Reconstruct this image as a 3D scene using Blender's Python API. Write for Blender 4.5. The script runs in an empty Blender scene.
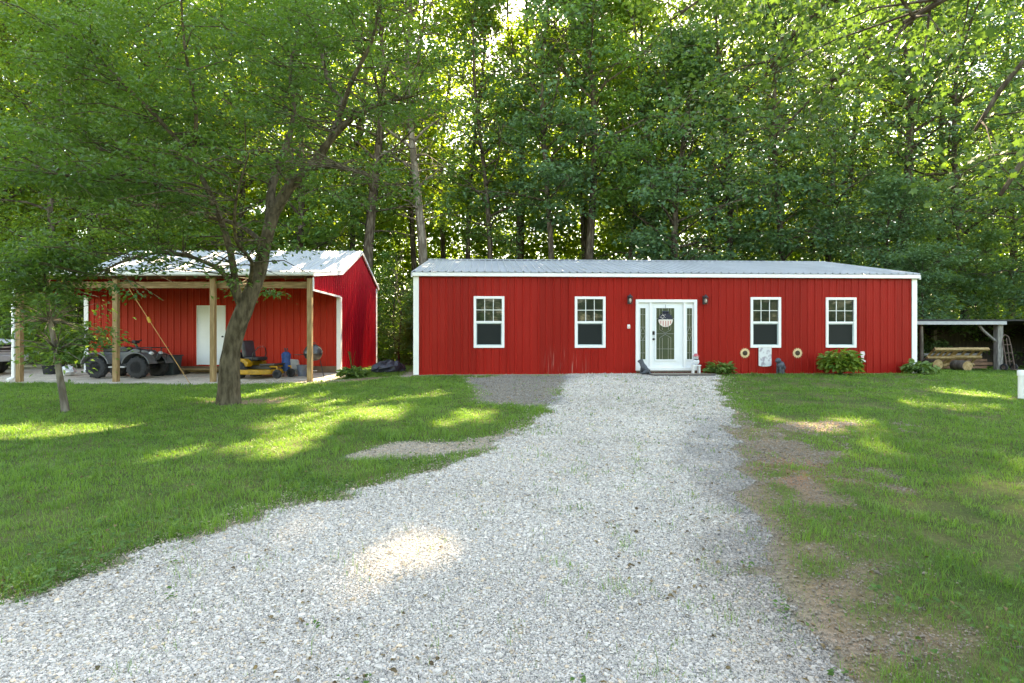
import bpy, bmesh, math, random
import numpy as np
from math import sin, cos, pi, radians
from mathutils import Vector, Matrix, Euler

S = bpy.context.scene
COL = S.collection

# ------------------------------------------------------------------ camera, sky, sun, exposure
cam = bpy.data.objects.new('camera', bpy.data.cameras.new('camera'))
COL.objects.link(cam)
cam.data.sensor_width = 36.0
cam.data.lens = 20.0
cam.data.clip_end = 2000
cam.location = (0, 0, 1.55)
cam.rotation_euler = (radians(90), 0, 0)
S.camera = cam

SUN_EL, SUN_AZ = 41.0, 9.0          # azimuth measured from +Y towards +X
w = bpy.data.worlds.new('World')
S.world = w
w.use_nodes = True
nt = w.node_tree
bg = nt.nodes['Background']
sky = nt.nodes.new('ShaderNodeTexSky')
sky.sky_type = 'NISHITA'
sky.sun_disc = False
sky.sun_elevation = radians(SUN_EL)
sky.sun_rotation = radians(SUN_AZ)
sky.air_density = 1.0
sky.dust_density = 0.5
sky.ozone_density = 1.0
nt.links.new(sky.outputs[0], bg.inputs['Color'])
bg.inputs['Strength'].default_value = 0.15
sl = bpy.data.lights.new('sun', 'SUN')
sl.energy = 5.0
sl.angle = radians(0.53)
sl.color = (1.0, 0.96, 0.88)
so = bpy.data.objects.new('sun', sl)
COL.objects.link(so)
SD = Vector((sin(radians(SUN_AZ)) * cos(radians(SUN_EL)), cos(radians(SUN_AZ)) * cos(radians(SUN_EL)), sin(radians(SUN_EL))))
so.rotation_euler = SD.to_track_quat('Z', 'Y').to_euler()
so.location = (6, 40, 40)
S.view_settings.view_transform = 'Standard'
S.view_settings.look = 'None'
S.view_settings.exposure = 3.17
S.view_settings.use_white_balance = True      # camera balanced for open shade, as the photograph is
S.view_settings.white_balance_temperature = 10200
S.view_settings.white_balance_tint = 11
S.view_settings.gamma = 1.0
S.render.engine = 'CYCLES'
S.cycles.max_bounces = 6
S.cycles.diffuse_bounces = 3
S.cycles.glossy_bounces = 2
S.cycles.transmission_bounces = 3
S.cycles.sample_clamp_indirect = 6.0
S.cycles.caustics_reflective = False
S.cycles.caustics_refractive = False

RS = np.random.RandomState(7)
R = random.Random(11)

# ------------------------------------------------------------------ helpers: noise, ground height
def vnoise(x, y, seed=0):
    x = np.asarray(x, float); y = np.asarray(y, float)
    xi = np.floor(x).astype(np.int64); yi = np.floor(y).astype(np.int64)
    fx = x - xi; fy = y - yi
    fx = fx * fx * (3 - 2 * fx); fy = fy * fy * (3 - 2 * fy)
    def h(a, b):
        n = (a * 374761393 + b * 668265263 + seed * 982451653) & 0x7fffffff
        n = ((n ^ (n >> 13)) * 1274126177) & 0x7fffffff
        return ((n ^ (n >> 16)) & 0xffff) / 65535.0
    return (h(xi, yi) * (1 - fx) + h(xi + 1, yi) * fx) * (1 - fy) + (h(xi, yi + 1) * (1 - fx) + h(xi + 1, yi + 1) * fx) * fy

def fbm(x, y, f=1.0, o=3, seed=0):
    s = 0; a = 1; t = 0
    for i in range(o):
        s = s + a * vnoise(np.asarray(x) * f, np.asarray(y) * f, seed + i * 17); t += a; a *= .5; f *= 2.03
    return s / t

def sstep(a, b, x):
    t = np.clip((np.asarray(x, float) - a) / (b - a), 0, 1)
    return t * t * (3 - 2 * t)

def gz(x, y):
    x = np.asarray(x, float); y = np.asarray(y, float)
    k = sstep(-6, -2.2, x)
    z = (.36 + .22 * k) * np.clip((y - 2) / 15., -.2, 1)
    z = z + .045 * np.clip(y - 17, 0, 3) * (1 - k)
    z = z - .10 * sstep(13, 17, x) * sstep(12, 18, y)
    z = z + .05 * (fbm(x, y, .5, 2, 3) - .5) * sstep(17, 15.5, y)
    z = z - .012 * np.clip(y - 60, 0, 300) * 0
    return z

def g(x, y):
    return float(gz(x, y))

def sd_poly(x, y, poly):
    x = np.asarray(x, float); y = np.asarray(y, float)
    d = np.full(x.shape, 1e9); ins = np.zeros(x.shape, bool)
    n = len(poly)
    for i in range(n):
        ax, ay = poly[i]; bx, by = poly[(i + 1) % n]
        ex, ey = bx - ax, by - ay
        t = np.clip(((x - ax) * ex + (y - ay) * ey) / (ex * ex + ey * ey + 1e-12), 0, 1)
        d = np.minimum(d, np.hypot(x - ax - t * ex, y - ay - t * ey))
        c = (ay > y) != (by > y)
        ins ^= c & (x < (bx - ax) * (y - ay) / (by - ay + 1e-12) + ax)
    return np.where(ins, -d, d)

DRIVE = [(-9.0, -.5), (-5.2, 1.7), (-2.97, 3.3), (-2.65, 3.66), (-2.3, 4.19), (-1.83, 4.9), (-1.13, 5.75), (-.37, 6.66), (.34, 8.49), (.86, 11.16),
         (1.1, 13.42), (1.5, 16.0), (1.6, 17.2), (6.0, 17.2), (5.81, 16.3), (4.2, 11.43), (3.0, 7.65), (2.25, 5.41), (1.86, 4.19), (1.62, 3.3), (1.45, 2.5), (1.2, .5), (0, -4), (-9, -4)]
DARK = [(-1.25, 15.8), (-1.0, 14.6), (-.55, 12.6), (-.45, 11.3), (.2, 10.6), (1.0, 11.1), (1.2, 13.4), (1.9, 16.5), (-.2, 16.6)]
SPUR = [(-1.85, 6.75), (-1.0, 6.95), (.0, 7.3), (.5, 8.0), (.1, 8.05), (-.9, 7.45), (-1.7, 7.2)]
DIRT = [(2.35, 4.9), (3.0, 7.4), (3.5, 8.5), (5.4, 9.1), (5.7, 8.75), (4.2, 7.9), (3.6, 6.9), (3.5, 5.8), (2.55, 4.7), (2.0, 3.6), (1.7, 2.8), (1.5, 2.4), (1.5, 2.8)]
APRON = [(-30, 17.2), (-18, 16.9), (-15, 16.55), (-11, 16.3), (-8.5, 16.1), (-6, 16.4), (-5.2, 17.0), (-5.5, 18.5), (-5.9, 20.4), (-15, 21), (-15, 24), (-30, 25)]
HX, HY, HT = -2.864, 16.8, radians(2.5)

def masks(x, y):
    """lawn cover (0..1), dirt weight, red dirt weight, gravel weight, dark gravel weight"""
    x = np.asarray(x, float); y = np.asarray(y, float)
    n1 = fbm(x, y, 1.3, 4, 5) - .5; n2 = fbm(x, y, 3.5, 3, 9) - .5; n3 = fbm(x, y, .45, 3, 21) - .5
    sd = sd_poly(x, y, DRIVE) + .55 * n1 + .4 * n2
    drive = sstep(.16, -.16, sd)
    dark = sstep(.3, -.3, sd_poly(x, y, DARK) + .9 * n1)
    spur = sstep(.18, -.15, sd_poly(x, y, SPUR) + .6 * n1 + .3 * n2)
    dirt = sstep(.38, -.40, sd_poly(x, y, DIRT) + 1.3 * n1 + 1.6 * n2)
    # strip of mixed gravel and soil along the right edge of the drive
    edge = sstep(.42, .02, sd) * sstep(.6, 2.0, x - .0 * y) * sstep(12.5, 7.0, y)
    apron = sstep(.3, -.25, sd_poly(x, y, APRON) + .9 * n1 + .4 * n2)
    wear = sstep(.9, .2, np.hypot((x + 5.2) / 2.0, (y - 11.9) / 1.0) + 1.6 * n1) * .75
    wear = np.maximum(wear, sstep(.85, .15, np.hypot((x + 4.6) / 1.6, (y - 16.6) / .9) + 1.2 * n1) * .8)
    u = (x - HX) * cos(HT) + (y - HY) * sin(HT); v = -(x - HX) * sin(HT) + (y - HY) * cos(HT)
    wallstrip = sstep(-.55, -.15, v + .5 * n1) * sstep(-.8, -.2, u) * sstep(15.8, 15.3, u)
    thin = sstep(.0, .22, n3 + .5 * n1 + .5 * n2) * .72 * sstep(1.0, 3.0, x)
    bare = np.maximum.reduce([dirt, edge * .7, apron, wear, wallstrip * .9, dark, spur * .95])
    lawn = np.clip(1 - drive, 0, 1) * np.clip(1 - bare, 0, 1) * (1 - thin)
    forest = sstep(25.0, 27.5, y + 2 * n3)
    lawn = lawn * (1 - forest)
    red = sstep(.8, .2, np.hypot((x - 3.1) / .9, (y - 6.0) / 1.3) + .9 * n1)
    return dict(lawn=lawn, drive=drive, dark=dark, dirt=np.maximum(dirt, edge * .8), red=red, apron=apron, wear=wear, forest=forest, spur=spur, sd=sd, wall=wallstrip, n1=n1, n2=n2, n3=n3)

# ------------------------------------------------------------------ helpers: objects
def tag(o, label=None, cat=None, group=None, kind=None):
    if label: o['label'] = label
    if cat: o['category'] = cat
    if group: o['group'] = group
    if kind: o['kind'] = kind
    return o

def root(name, loc, rz=0, label=None, cat=None, group=None):
    o = bpy.data.objects.new(name, None)
    o.empty_display_size = .2
    COL.objects.link(o)
    o.location = loc; o.rotation_euler = (0, 0, rz)
    return tag(o, label, cat, group)

def mesh_np(name, V, F, mat, parent=None, attrs=None, smooth=False, colattr=None):
    V = np.ascontiguousarray(V, np.float32); F = np.ascontiguousarray(F, np.int32)
    k = F.shape[1]
    me = bpy.data.meshes.new(name)
    me.vertices.add(len(V)); me.vertices.foreach_set('co', V.ravel())
    me.loops.add(F.size); me.loops.foreach_set('vertex_index', F.ravel())
    me.polygons.add(len(F)); me.polygons.foreach_set('loop_start', np.arange(0, F.size, k, dtype=np.int32))
    me.polygons.foreach_set('use_smooth', np.full(len(F), smooth, bool))
    if attrs:
        for an, av in attrs.items():
            a = me.attributes.new(an, 'FLOAT', 'POINT'); a.data.foreach_set('value', np.ascontiguousarray(av, np.float32))
    if colattr is not None:
        a = me.attributes.new('C', 'FLOAT_COLOR', 'POINT')
        a.data.foreach_set('color', np.ascontiguousarray(np.c_[colattr, np.ones(len(V))], np.float32).ravel())
    me.update(calc_edges=True)
    me.materials.append(mat)
    o = bpy.data.objects.new(name, me)
    COL.objects.link(o)
    if parent: o.parent = parent
    return o

class MB:
    """collects shapes, becomes one mesh"""
    def __init__(s, off=(0, 0, 0)):
        s.v = []; s.f = []; s.o = Vector(off); s.M = Matrix.Identity(4)
    def add(s, vs, fs):
        b = len(s.v)
        s.v += [tuple(s.M @ (Vector(p) - s.o)) for p in vs]
        s.f += [tuple(i + b for i in q) for q in fs]
        return s
    def box(s, c, d, rot=None):
        x, y, z = d[0] / 2, d[1] / 2, d[2] / 2
        P = [Vector(p) for p in ((-x, -y, -z), (x, -y, -z), (x, y, -z), (-x, y, -z), (-x, -y, z), (x, -y, z), (x, y, z), (-x, y, z))]
        if rot is not None:
            E = Euler(rot).to_matrix(); P = [E @ p for p in P]
        return s.add([p + Vector(c) for p in P], [(0, 3, 2, 1), (4, 5, 6, 7), (0, 1, 5, 4), (1, 2, 6, 5), (2, 3, 7, 6), (3, 0, 4, 7)])
    def b2(s, a, b):
        return s.box([(a[i] + b[i]) / 2 for i in range(3)], [abs(b[i] - a[i]) for i in range(3)])
    def tube(s, pts, rad, n=8, cap=True):
        pts = [Vector(p) for p in pts]
        if not hasattr(rad, '__len__'): rad = [rad] * len(pts)
        vs = []; fs = []
        ref = None
        for i, p in enumerate(pts):
            t = (pts[min(i + 1, len(pts) - 1)] - pts[max(i - 1, 0)])
            t = t.normalized() if t.length > 1e-9 else Vector((0, 0, 1))
            if ref is None: ref = Vector((1, 0, 0)) if abs(t.x) < .8 else Vector((0, 1, 0))
            a = (ref - t * ref.dot(t)).normalized(); b = t.cross(a); ref = a
            for k in range(n):
                th = 2 * pi * k / n
                vs.append(p + (a * cos(th) + b * sin(th)) * rad[i])
        for i in range(len(pts) - 1):
            for k in range(n):
                k2 = (k + 1) % n
                fs.append((i * n + k, i * n + k2, (i + 1) * n + k2, (i + 1) * n + k))
        if cap:
            fs.append(tuple(range(n - 1, -1, -1))); fs.append(tuple((len(pts) - 1) * n + k for k in range(n)))
        return s.add(vs, fs)
    def lathe(s, prof, c=(0, 0, 0), n=20, axis='z', rz=0):
        vs = []; fs = []
        for r, z in prof:
            for k in range(n):
                a = 2 * pi * k / n
                q = Vector((r * cos(a), r * sin(a), z))
                if axis == 'y': q = Vector((q.x, q.z, q.y))
                if axis == 'x': q = Vector((q.z, q.x, q.y))
                if rz: q = Euler((0, 0, rz)).to_matrix() @ q
                vs.append(q + Vector(c))
        m = len(prof)
        for i in range(m - 1):
            for k in range(n):
                k2 = (k + 1) % n
                q = (i * n + k, i * n + k2, (i + 1) * n + k2, (i + 1) * n + k)
                fs.append(q if axis != 'y' else q[::-1])
        if prof[0][0] > 1e-4: fs.append(tuple(range(n))[::-1])
        if prof[-1][0] > 1e-4: fs.append(tuple((m - 1) * n + k for k in range(n)))
        return s.add(vs, fs)
    def prism(s, poly, axis, a, b):
        """poly of 2-D points extruded along axis from a to b. x: (y,z)  y: (x,z)  z: (x,y)"""
        def P(u, v, t):
            return {'x': (t, u, v), 'y': (u, t, v), 'z': (u, v, t)}[axis]
        n = len(poly)
        vs = [P(u, v, a) for u, v in poly] + [P(u, v, b) for u, v in poly]
        fs = [tuple(range(n))[::-1], tuple(range(n, 2 * n))] + [(i, (i + 1) % n, n + (i + 1) % n, n + i) for i in range(n)]
        return s.add(vs, fs)
    def sphere(s, c, r, n=14, m=8):
        r = r if hasattr(r, '__len__') else (r, r, r)
        vs = []; fs = []
        for i in range(m + 1):
            ph = pi * i / m
            for k in range(n):
                th = 2 * pi * k / n
                vs.append((c[0] + r[0] * sin(ph) * cos(th), c[1] + r[1] * sin(ph) * sin(th), c[2] - r[2] * cos(ph)))
        for i in range(m):
            for k in range(n):
                k2 = (k + 1) % n
                fs.append((i * n + k, i * n + k2, (i + 1) * n + k2, (i + 1) * n + k))
        return s.add(vs, fs)
    def build(s, name, mat, parent=None, smooth=False, bevel=0, label=None):
        me = bpy.data.meshes.new(name)
        me.from_pydata(s.v, [], s.f)
        bm = bmesh.new(); bm.from_mesh(me)
        bmesh.ops.recalc_face_normals(bm, faces=bm.faces)
        bm.to_mesh(me); bm.free()
        if smooth:
            me.polygons.foreach_set('use_smooth', [True] * len(me.polygons))
            try: me.set_sharp_from_angle(angle=radians(40))
            except Exception: pass
        me.materials.append(mat)
        o = bpy.data.objects.new(name, me)
        COL.objects.link(o)
        if parent: o.parent = parent
        if bevel:
            m = o.modifiers.new('bevel', 'BEVEL'); m.width = bevel; m.segments = 2; m.limit_method = 'ANGLE'; m.angle_limit = radians(40)
        if label: o['label'] = label
        return o

def copy_tree(o, parent=None):
    c = o.copy(); COL.objects.link(c)
    if parent: c.parent = parent
    for ch in list(o.children): copy_tree(ch, c)
    return c

# ------------------------------------------------------------------ materials
def nodes(name):
    m = bpy.data.materials.new(name); m.use_nodes = True
    t = m.node_tree
    return m, t, t.nodes['Principled BSDF']

def mat(name, col, rough=.5, metal=0, var=.12, scale=6, bump=0, bscale=40, spec=.5, stretch=(1, 1, 1), col2=None, blend=(.45, .65), bscale_detail=2):
    m, t, b = nodes(name)
    N, L = t.nodes, t.links
    tc = N.new('ShaderNodeTexCoord'); mp = N.new('ShaderNodeMapping'); mp.inputs['Scale'].default_value = stretch
    L.new(tc.outputs['Object'], mp.inputs[0])
    no = N.new('ShaderNodeTexNoise'); no.inputs['Scale'].default_value = scale; no.inputs['Detail'].default_value = 5
    L.new(mp.outputs[0], no.inputs['Vector'])
    cr = N.new('ShaderNodeValToRGB')
    c2 = col2 or [min(1, c * (1 + var)) for c in col]
    c1 = col if col2 else [c * (1 - var) for c in col]
    cr.color_ramp.elements[0].color = (*c1, 1); cr.color_ramp.elements[1].color = (*c2, 1)
    cr.color_ramp.elements[0].position = blend[0] if col2 else .3; cr.color_ramp.elements[1].position = blend[1] if col2 else .7
    L.new(no.outputs['Fac'], cr.inputs[0]); L.new(cr.outputs[0], b.inputs['Base Color'])
    b.inputs['Roughness'].default_value = rough; b.inputs['Metallic'].default_value = metal
    b.inputs['Specular IOR Level'].default_value = spec
    if bump:
        n2 = N.new('ShaderNodeTexNoise'); n2.inputs['Scale'].default_value = bscale; n2.inputs['Detail'].default_value = bscale_detail
        L.new(mp.outputs[0], n2.inputs['Vector'])
        bp = N.new('ShaderNodeBump'); bp.inputs['Strength'].default_value = bump; bp.inputs['Distance'].default_value = .02
        L.new(n2.outputs['Fac'], bp.inputs['Height']); L.new(bp.outputs[0], b.inputs['Normal'])
    return m

def leaf_mat(name, dark, lite, trans, tf=.45, rough=.45):
    m, t, b = nodes(name)
    N, L = t.nodes, t.links
    at = N.new('ShaderNodeAttribute'); at.attribute_name = 'v'
    cr = N.new('ShaderNodeValToRGB')
    cr.color_ramp.elements[0].color = (*dark, 1); cr.color_ramp.elements[1].color = (*lite, 1)
    L.new(at.outputs['Fac'], cr.inputs[0]); L.new(cr.outputs[0], b.inputs['Base Color'])
    b.inputs['Roughness'].default_value = rough; b.inputs['Specular IOR Level'].default_value = .35
    tr = N.new('ShaderNodeBsdfTranslucent'); tr.inputs['Color'].default_value = (*trans, 1)
    mx = N.new('ShaderNodeMixShader'); mx.inputs[0].default_value = tf
    out = N['Material Output']
    L.new(b.outputs[0], mx.inputs[1]); L.new(tr.outputs[0], mx.inputs[2]); L.new(mx.outputs[0], out.inputs['Surface'])
    return m

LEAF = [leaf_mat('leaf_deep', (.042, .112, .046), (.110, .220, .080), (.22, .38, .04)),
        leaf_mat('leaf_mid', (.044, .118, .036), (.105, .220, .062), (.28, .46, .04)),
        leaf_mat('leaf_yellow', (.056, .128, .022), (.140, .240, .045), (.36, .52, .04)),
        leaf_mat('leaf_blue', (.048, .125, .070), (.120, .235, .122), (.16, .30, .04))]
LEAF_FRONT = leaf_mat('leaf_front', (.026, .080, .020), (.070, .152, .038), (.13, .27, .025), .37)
LEAF_NEAR = leaf_mat('leaf_near', (.028, .072, .020), (.068, .140, .036), (.11, .21, .03), .36, .45)
LEAF_HOSTA = leaf_mat('leaf_hosta', (.05, .12, .03), (.16, .26, .07), (.2, .35, .05), .25)
LEAF_SHRUB = leaf_mat('leaf_shrub', (.04, .12, .02), (.22, .30, .05), (.3, .45, .05), .3)
GRASS = leaf_mat('grass_blade', (.038, .122, .020), (.145, .275, .048), (.21, .41, .04), .35, .5)
WEED = leaf_mat('weed_leaf', (.035, .10, .018), (.075, .165, .035), (.12, .24, .03), .25, .7)
BARK = mat('bark', (.050, .038, .028), .95, 0, .5, 9, .9, 24, .1, (1, 1, .25), (.125, .105, .082))
BARK_PALE = mat('bark_pale', (.10, .085, .068), .95, 0, .4, 7, .8, 20, .1, (1, 1, .25), (.22, .195, .165))
BARK_FRONT = mat('bark_front', (.045, .036, .023), .95, 0, .4, 14, 1.0, 34, .1, (1, 1, .3), (.135, .112, .078), (.35, .7), 6)
WHITE = mat('white_trim', (.78, .79, .80), .4, 0, .03, 3)
WHITE_DOOR = mat('white_door', (.74, .77, .80), .4, 0, .03, 3)
ROOF = mat('galvalume', (.50, .525, .555), .38, .25, .10, 1.6, .05, 30, .5, (1, .3, 1))
WOOD = mat('treated_wood', (.24, .155, .075), .8, 0, .2, 5, .3, 30, .2, (6, 6, .6), (.36, .25, .135))
WOOD_H = mat('wood_plank', (.20, .125, .06), .8, 0, .2, 5, .3, 30, .2, (.6, 6, 6), (.31, .21, .115))
GREYWOOD = mat('weathered_wood', (.18, .172, .16), .9, 0, .2, 5, .4, 30, .2, (4, 4, .7), (.32, .31, .295))
BLACK = mat('black_plastic', (.018, .019, .022), .5, 0, .25, 8, .1)
RUBBER = mat('rubber', (.022, .023, .026), .85, 0, .3, 20, .3, 60)
STEEL = mat('dark_steel', (.05, .055, .065), .4, .6, .2, 8)
CHROME = mat('bright_steel', (.55, .56, .58), .25, .9, .1, 8)
YELLOW = mat('yellow_paint', (.40, .21, .010), .45, 0, .4, 7, .1)
BLUE = mat('blue_cloth', (.015, .06, .20), .8, 0, .3, 14, .3)
GREY = mat('grey_plastic', (.40, .41, .42), .5, 0, .1, 6)
BROWN = mat('base_board', (.16, .10, .06), .85, 0, .25, 5, .3)

def red_mat(name, base, lite, scuff=None):
    m, t, b = nodes(name)
    N, L = t.nodes, t.links
    tc = N.new('ShaderNodeTexCoord'); mp = N.new('ShaderNodeMapping'); mp.inputs['Scale'].default_value = (2.4, 2.4, .22)
    L.new(tc.outputs['Object'], mp.inputs[0])
    no = N.new('ShaderNodeTexNoise'); no.inputs['Scale'].default_value = 1.6; no.inputs['Detail'].default_value = 6; no.inputs['Roughness'].default_value = .65
    L.new(mp.outputs[0], no.inputs['Vector'])
    cr = N.new('ShaderNodeValToRGB'); cr.color_ramp.elements[0].position = .3; cr.color_ramp.elements[1].position = .72
    cr.color_ramp.elements[0].color = (*base, 1); cr.color_ramp.elements[1].color = (*lite, 1)
    L.new(no.outputs['Fac'], cr.inputs[0])
    last = cr.outputs[0]
    # each roll-formed panel differs a little in tone from its neighbour
    sx = N.new('ShaderNodeSeparateXYZ'); L.new(tc.outputs['Object'], sx.inputs[0])
    ad = N.new('ShaderNodeMath'); ad.operation = 'ADD'; L.new(sx.outputs['X'], ad.inputs[0]); L.new(sx.outputs['Y'], ad.inputs[1])
    dv = N.new('ShaderNodeMath'); dv.operation = 'DIVIDE'; dv.inputs[1].default_value = .9144; L.new(ad.outputs[0], dv.inputs[0])
    fl = N.new('ShaderNodeMath'); fl.operation = 'FLOOR'; L.new(dv.outputs[0], fl.inputs[0])
    wn = N.new('ShaderNodeTexWhiteNoise'); wn.noise_dimensions = '1D'; L.new(fl.outputs[0], wn.inputs['W'])
    pm = N.new('ShaderNodeMapRange'); pm.inputs[3].default_value = .90; pm.inputs[4].default_value = 1.10; L.new(wn.outputs['Value'], pm.inputs[0])
    px_m = N.new('ShaderNodeMix'); px_m.data_type = 'RGBA'; px_m.blend_type = 'MULTIPLY'; px_m.inputs['Factor'].default_value = 1
    L.new(last, px_m.inputs['A']); L.new(pm.outputs[0], px_m.inputs['B']); last = px_m.outputs['Result']
    if scuff:      # chalky vertical scrapes low on the wall (object x range, z top)
        sep = N.new('ShaderNodeSeparateXYZ'); L.new(tc.outputs['Object'], sep.inputs[0])
        m2 = N.new('ShaderNodeMapping'); m2.inputs['Scale'].default_value = (9, 1, .5); L.new(tc.outputs['Object'], m2.inputs[0])
        n2 = N.new('ShaderNodeTexNoise'); n2.inputs['Scale'].default_value = 2.2; n2.inputs['Detail'].default_value = 4; L.new(m2.outputs[0], n2.inputs['Vector'])
        def mr(src, a, b_):
            q = N.new('ShaderNodeMapRange'); q.inputs[1].default_value = a; q.inputs[2].default_value = b_; L.new(src, q.inputs[0]); return q.outputs[0]
        def mul(a, b_):
            q = N.new('ShaderNodeMath'); q.operation = 'MULTIPLY'; L.new(a, q.inputs[0]); L.new(b_, q.inputs[1]); return q.outputs[0]
        k = mul(mul(mr(n2.outputs['Fac'], .56, .75), mr(sep.outputs['X'], scuff[0], scuff[0] + .4)), mul(mr(sep.outputs['X'], scuff[1], scuff[1] - .4), mr(sep.outputs['Z'], scuff[2], scuff[2] - .7)))
        mx = N.new('ShaderNodeMix'); mx.data_type = 'RGBA'; mx.inputs['B'].default_value = (.46, .24, .20, 1)
        L.new(k, mx.inputs['Factor']); L.new(last, mx.inputs['A']); last = mx.outputs['Result']
    L.new(last, b.inputs['Base Color'])
    b.inputs['Roughness'].default_value = .42; b.inputs['Specular IOR Level'].default_value = .12
    return m
RED = red_mat('red_steel', (.300, .011, .008), (.360, .016, .012), (3.7, 5.2, .9))
RED_SHED_LIT = red_mat('red_steel_shed_lit', (.42, .026, .015), (.50, .036, .020))  # same steel, base colour brightened to paint in bounce light under the porch
RED_SIDE_LIT = red_mat('red_steel_side_lit', (.40, .007, .016), (.46, .010, .021))  # same steel again, light on the side wall put into its base colour

def glass_mat(name, col, rough, scr=0):
    m, t, b = nodes(name)
    b.inputs['Base Color'].default_value = (*col, 1); b.inputs['Roughness'].default_value = rough
    b.inputs['Specular IOR Level'].default_value = .45 if not scr else .2
    no = t.nodes.new('ShaderNodeTexNoise'); no.inputs['Scale'].default_value = 1.5
    bp = t.nodes.new('ShaderNodeBump'); bp.inputs['Strength'].default_value = .05; bp.inputs['Distance'].default_value = .05
    t.links.new(no.outputs['Fac'], bp.inputs['Height']); t.links.new(bp.outputs[0], b.inputs['Normal'])
    return m
GLASS = glass_mat('window_glass', (.012, .018, .016), .04)
SCREEN = glass_mat('window_screen', (.009, .014, .015), .5, 1)

# ------------------------------------------------------------------ ground
def axis_coords(lo, hi, step, outs):
    f = np.arange(lo, hi + 1e-6, step)
    return np.r_[[lo - o for o in outs[::-1]], f, [hi + o for o in outs]]
xs = axis_coords(-19, 17, .11, [.4, 1, 2, 4, 7, 12, 20, 35, 60, 120, 250, 600])
ys = axis_coords(1.0, 20.0, .10, [.4, 1, 2, 4, 7, 12, 20, 35, 60, 120, 250, 600])
GX, GY = np.meshgrid(xs, ys)
MK = masks(GX, GY)
GZ = gz(GX, GY)
def lerp(a, b, t):
    return a + (b - a) * t[..., None]
def ground_colour(x, y, k):
    n1, n2, n3 = k['n1'], k['n2'], k['n3']
    lawn = np.array([.045, .075, .018]) * (1 + .5 * n1[..., None])
    lawn = lerp(lawn, np.array([.14, .12, .055]) + 0 * lawn, np.clip(.25 + 1.2 * n2, 0, .6))
    c = lawn
    dirt = np.array([.275, .19, .125]) * (1 + .7 * n2[..., None] + .4 * n1[..., None])
    red = np.array([.34, .165, .095]) * (1 + .6 * n2[..., None])
    dirt = lerp(dirt, red, k['red'])
    c = lerp(c, dirt, np.clip(np.maximum(k['dirt'], k['wear']) * 1.05, 0, 1))
    apr = np.array([.50, .44, .36]) * (1 + .6 * n2[..., None] + .5 * n1[..., None])
    c = lerp(c, apr, k['apron'])
    c = lerp(c, np.array([.33, .28, .22]) + 0 * c, k['wall'] * .9)
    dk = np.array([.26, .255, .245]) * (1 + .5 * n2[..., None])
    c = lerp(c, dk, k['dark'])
    c = lerp(c, np.array([.36, .35, .34]) + 0 * c, k['spur'] * .9)
    c = lerp(c, np.array([.30, .28, .25]) + 0 * c, k['drive'])
    c = lerp(c, np.array([.060, .050, .028]) + 0 * c, k['forest'])
    return np.clip(c, .005, 1)
GC = ground_colour(GX, GY, MK)
ny, nx = GX.shape
idx = np.arange(nx * ny).reshape(ny, nx)
GF = np.stack([idx[:-1, :-1], idx[:-1, 1:], idx[1:, 1:], idx[1:, :-1]], -1).reshape(-1, 4)

def ground_mat():
    m, t, b = nodes('soil_and_thatch')
    N, L = t.nodes, t.links
    at = N.new('ShaderNodeAttribute'); at.attribute_name = 'C'
    tc = N.new('ShaderNodeTexCoord')
    no = N.new('ShaderNodeTexNoise'); no.inputs['Scale'].default_value = 28; no.inputs['Detail'].default_value = 8; no.inputs['Roughness'].default_value = .7
    L.new(tc.outputs['Object'], no.inputs['Vector'])
    mr = N.new('ShaderNodeMapRange'); mr.inputs[1].default_value = .3; mr.inputs[2].default_value = .7; mr.inputs[3].default_value = .55; mr.inputs[4].default_value = 1.4
    L.new(no.outputs['Fac'], mr.inputs[0])
    mx = N.new('ShaderNodeMix'); mx.data_type = 'RGBA'; mx.blend_type = 'MULTIPLY'; mx.inputs['Factor'].default_value = 1
    L.new(at.outputs['Color'], mx.inputs['A']); L.new(mr.outputs[0], mx.inputs['B'])
    L.new(mx.outputs['Result'], b.inputs['Base Color'])
    b.inputs['Roughness'].default_value = .95; b.inputs['Specular IOR Level'].default_value = .1
    bp = N.new('ShaderNodeBump'); bp.inputs['Strength'].default_value = .7; bp.inputs['Distance'].default_value = .02
    L.new(no.outputs['Fac'], bp.inputs['Height']); L.new(bp.outputs[0], b.inputs['Normal'])
    return m
o = mesh_np('ground', np.stack([GX, GY, GZ], -1).reshape(-1, 3), GF, ground_mat(), smooth=True, colattr=GC.reshape(-1, 3))
tag(o, kind='structure', label='lawn ground with bare dirt beside the gravel drive', cat='ground')

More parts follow.
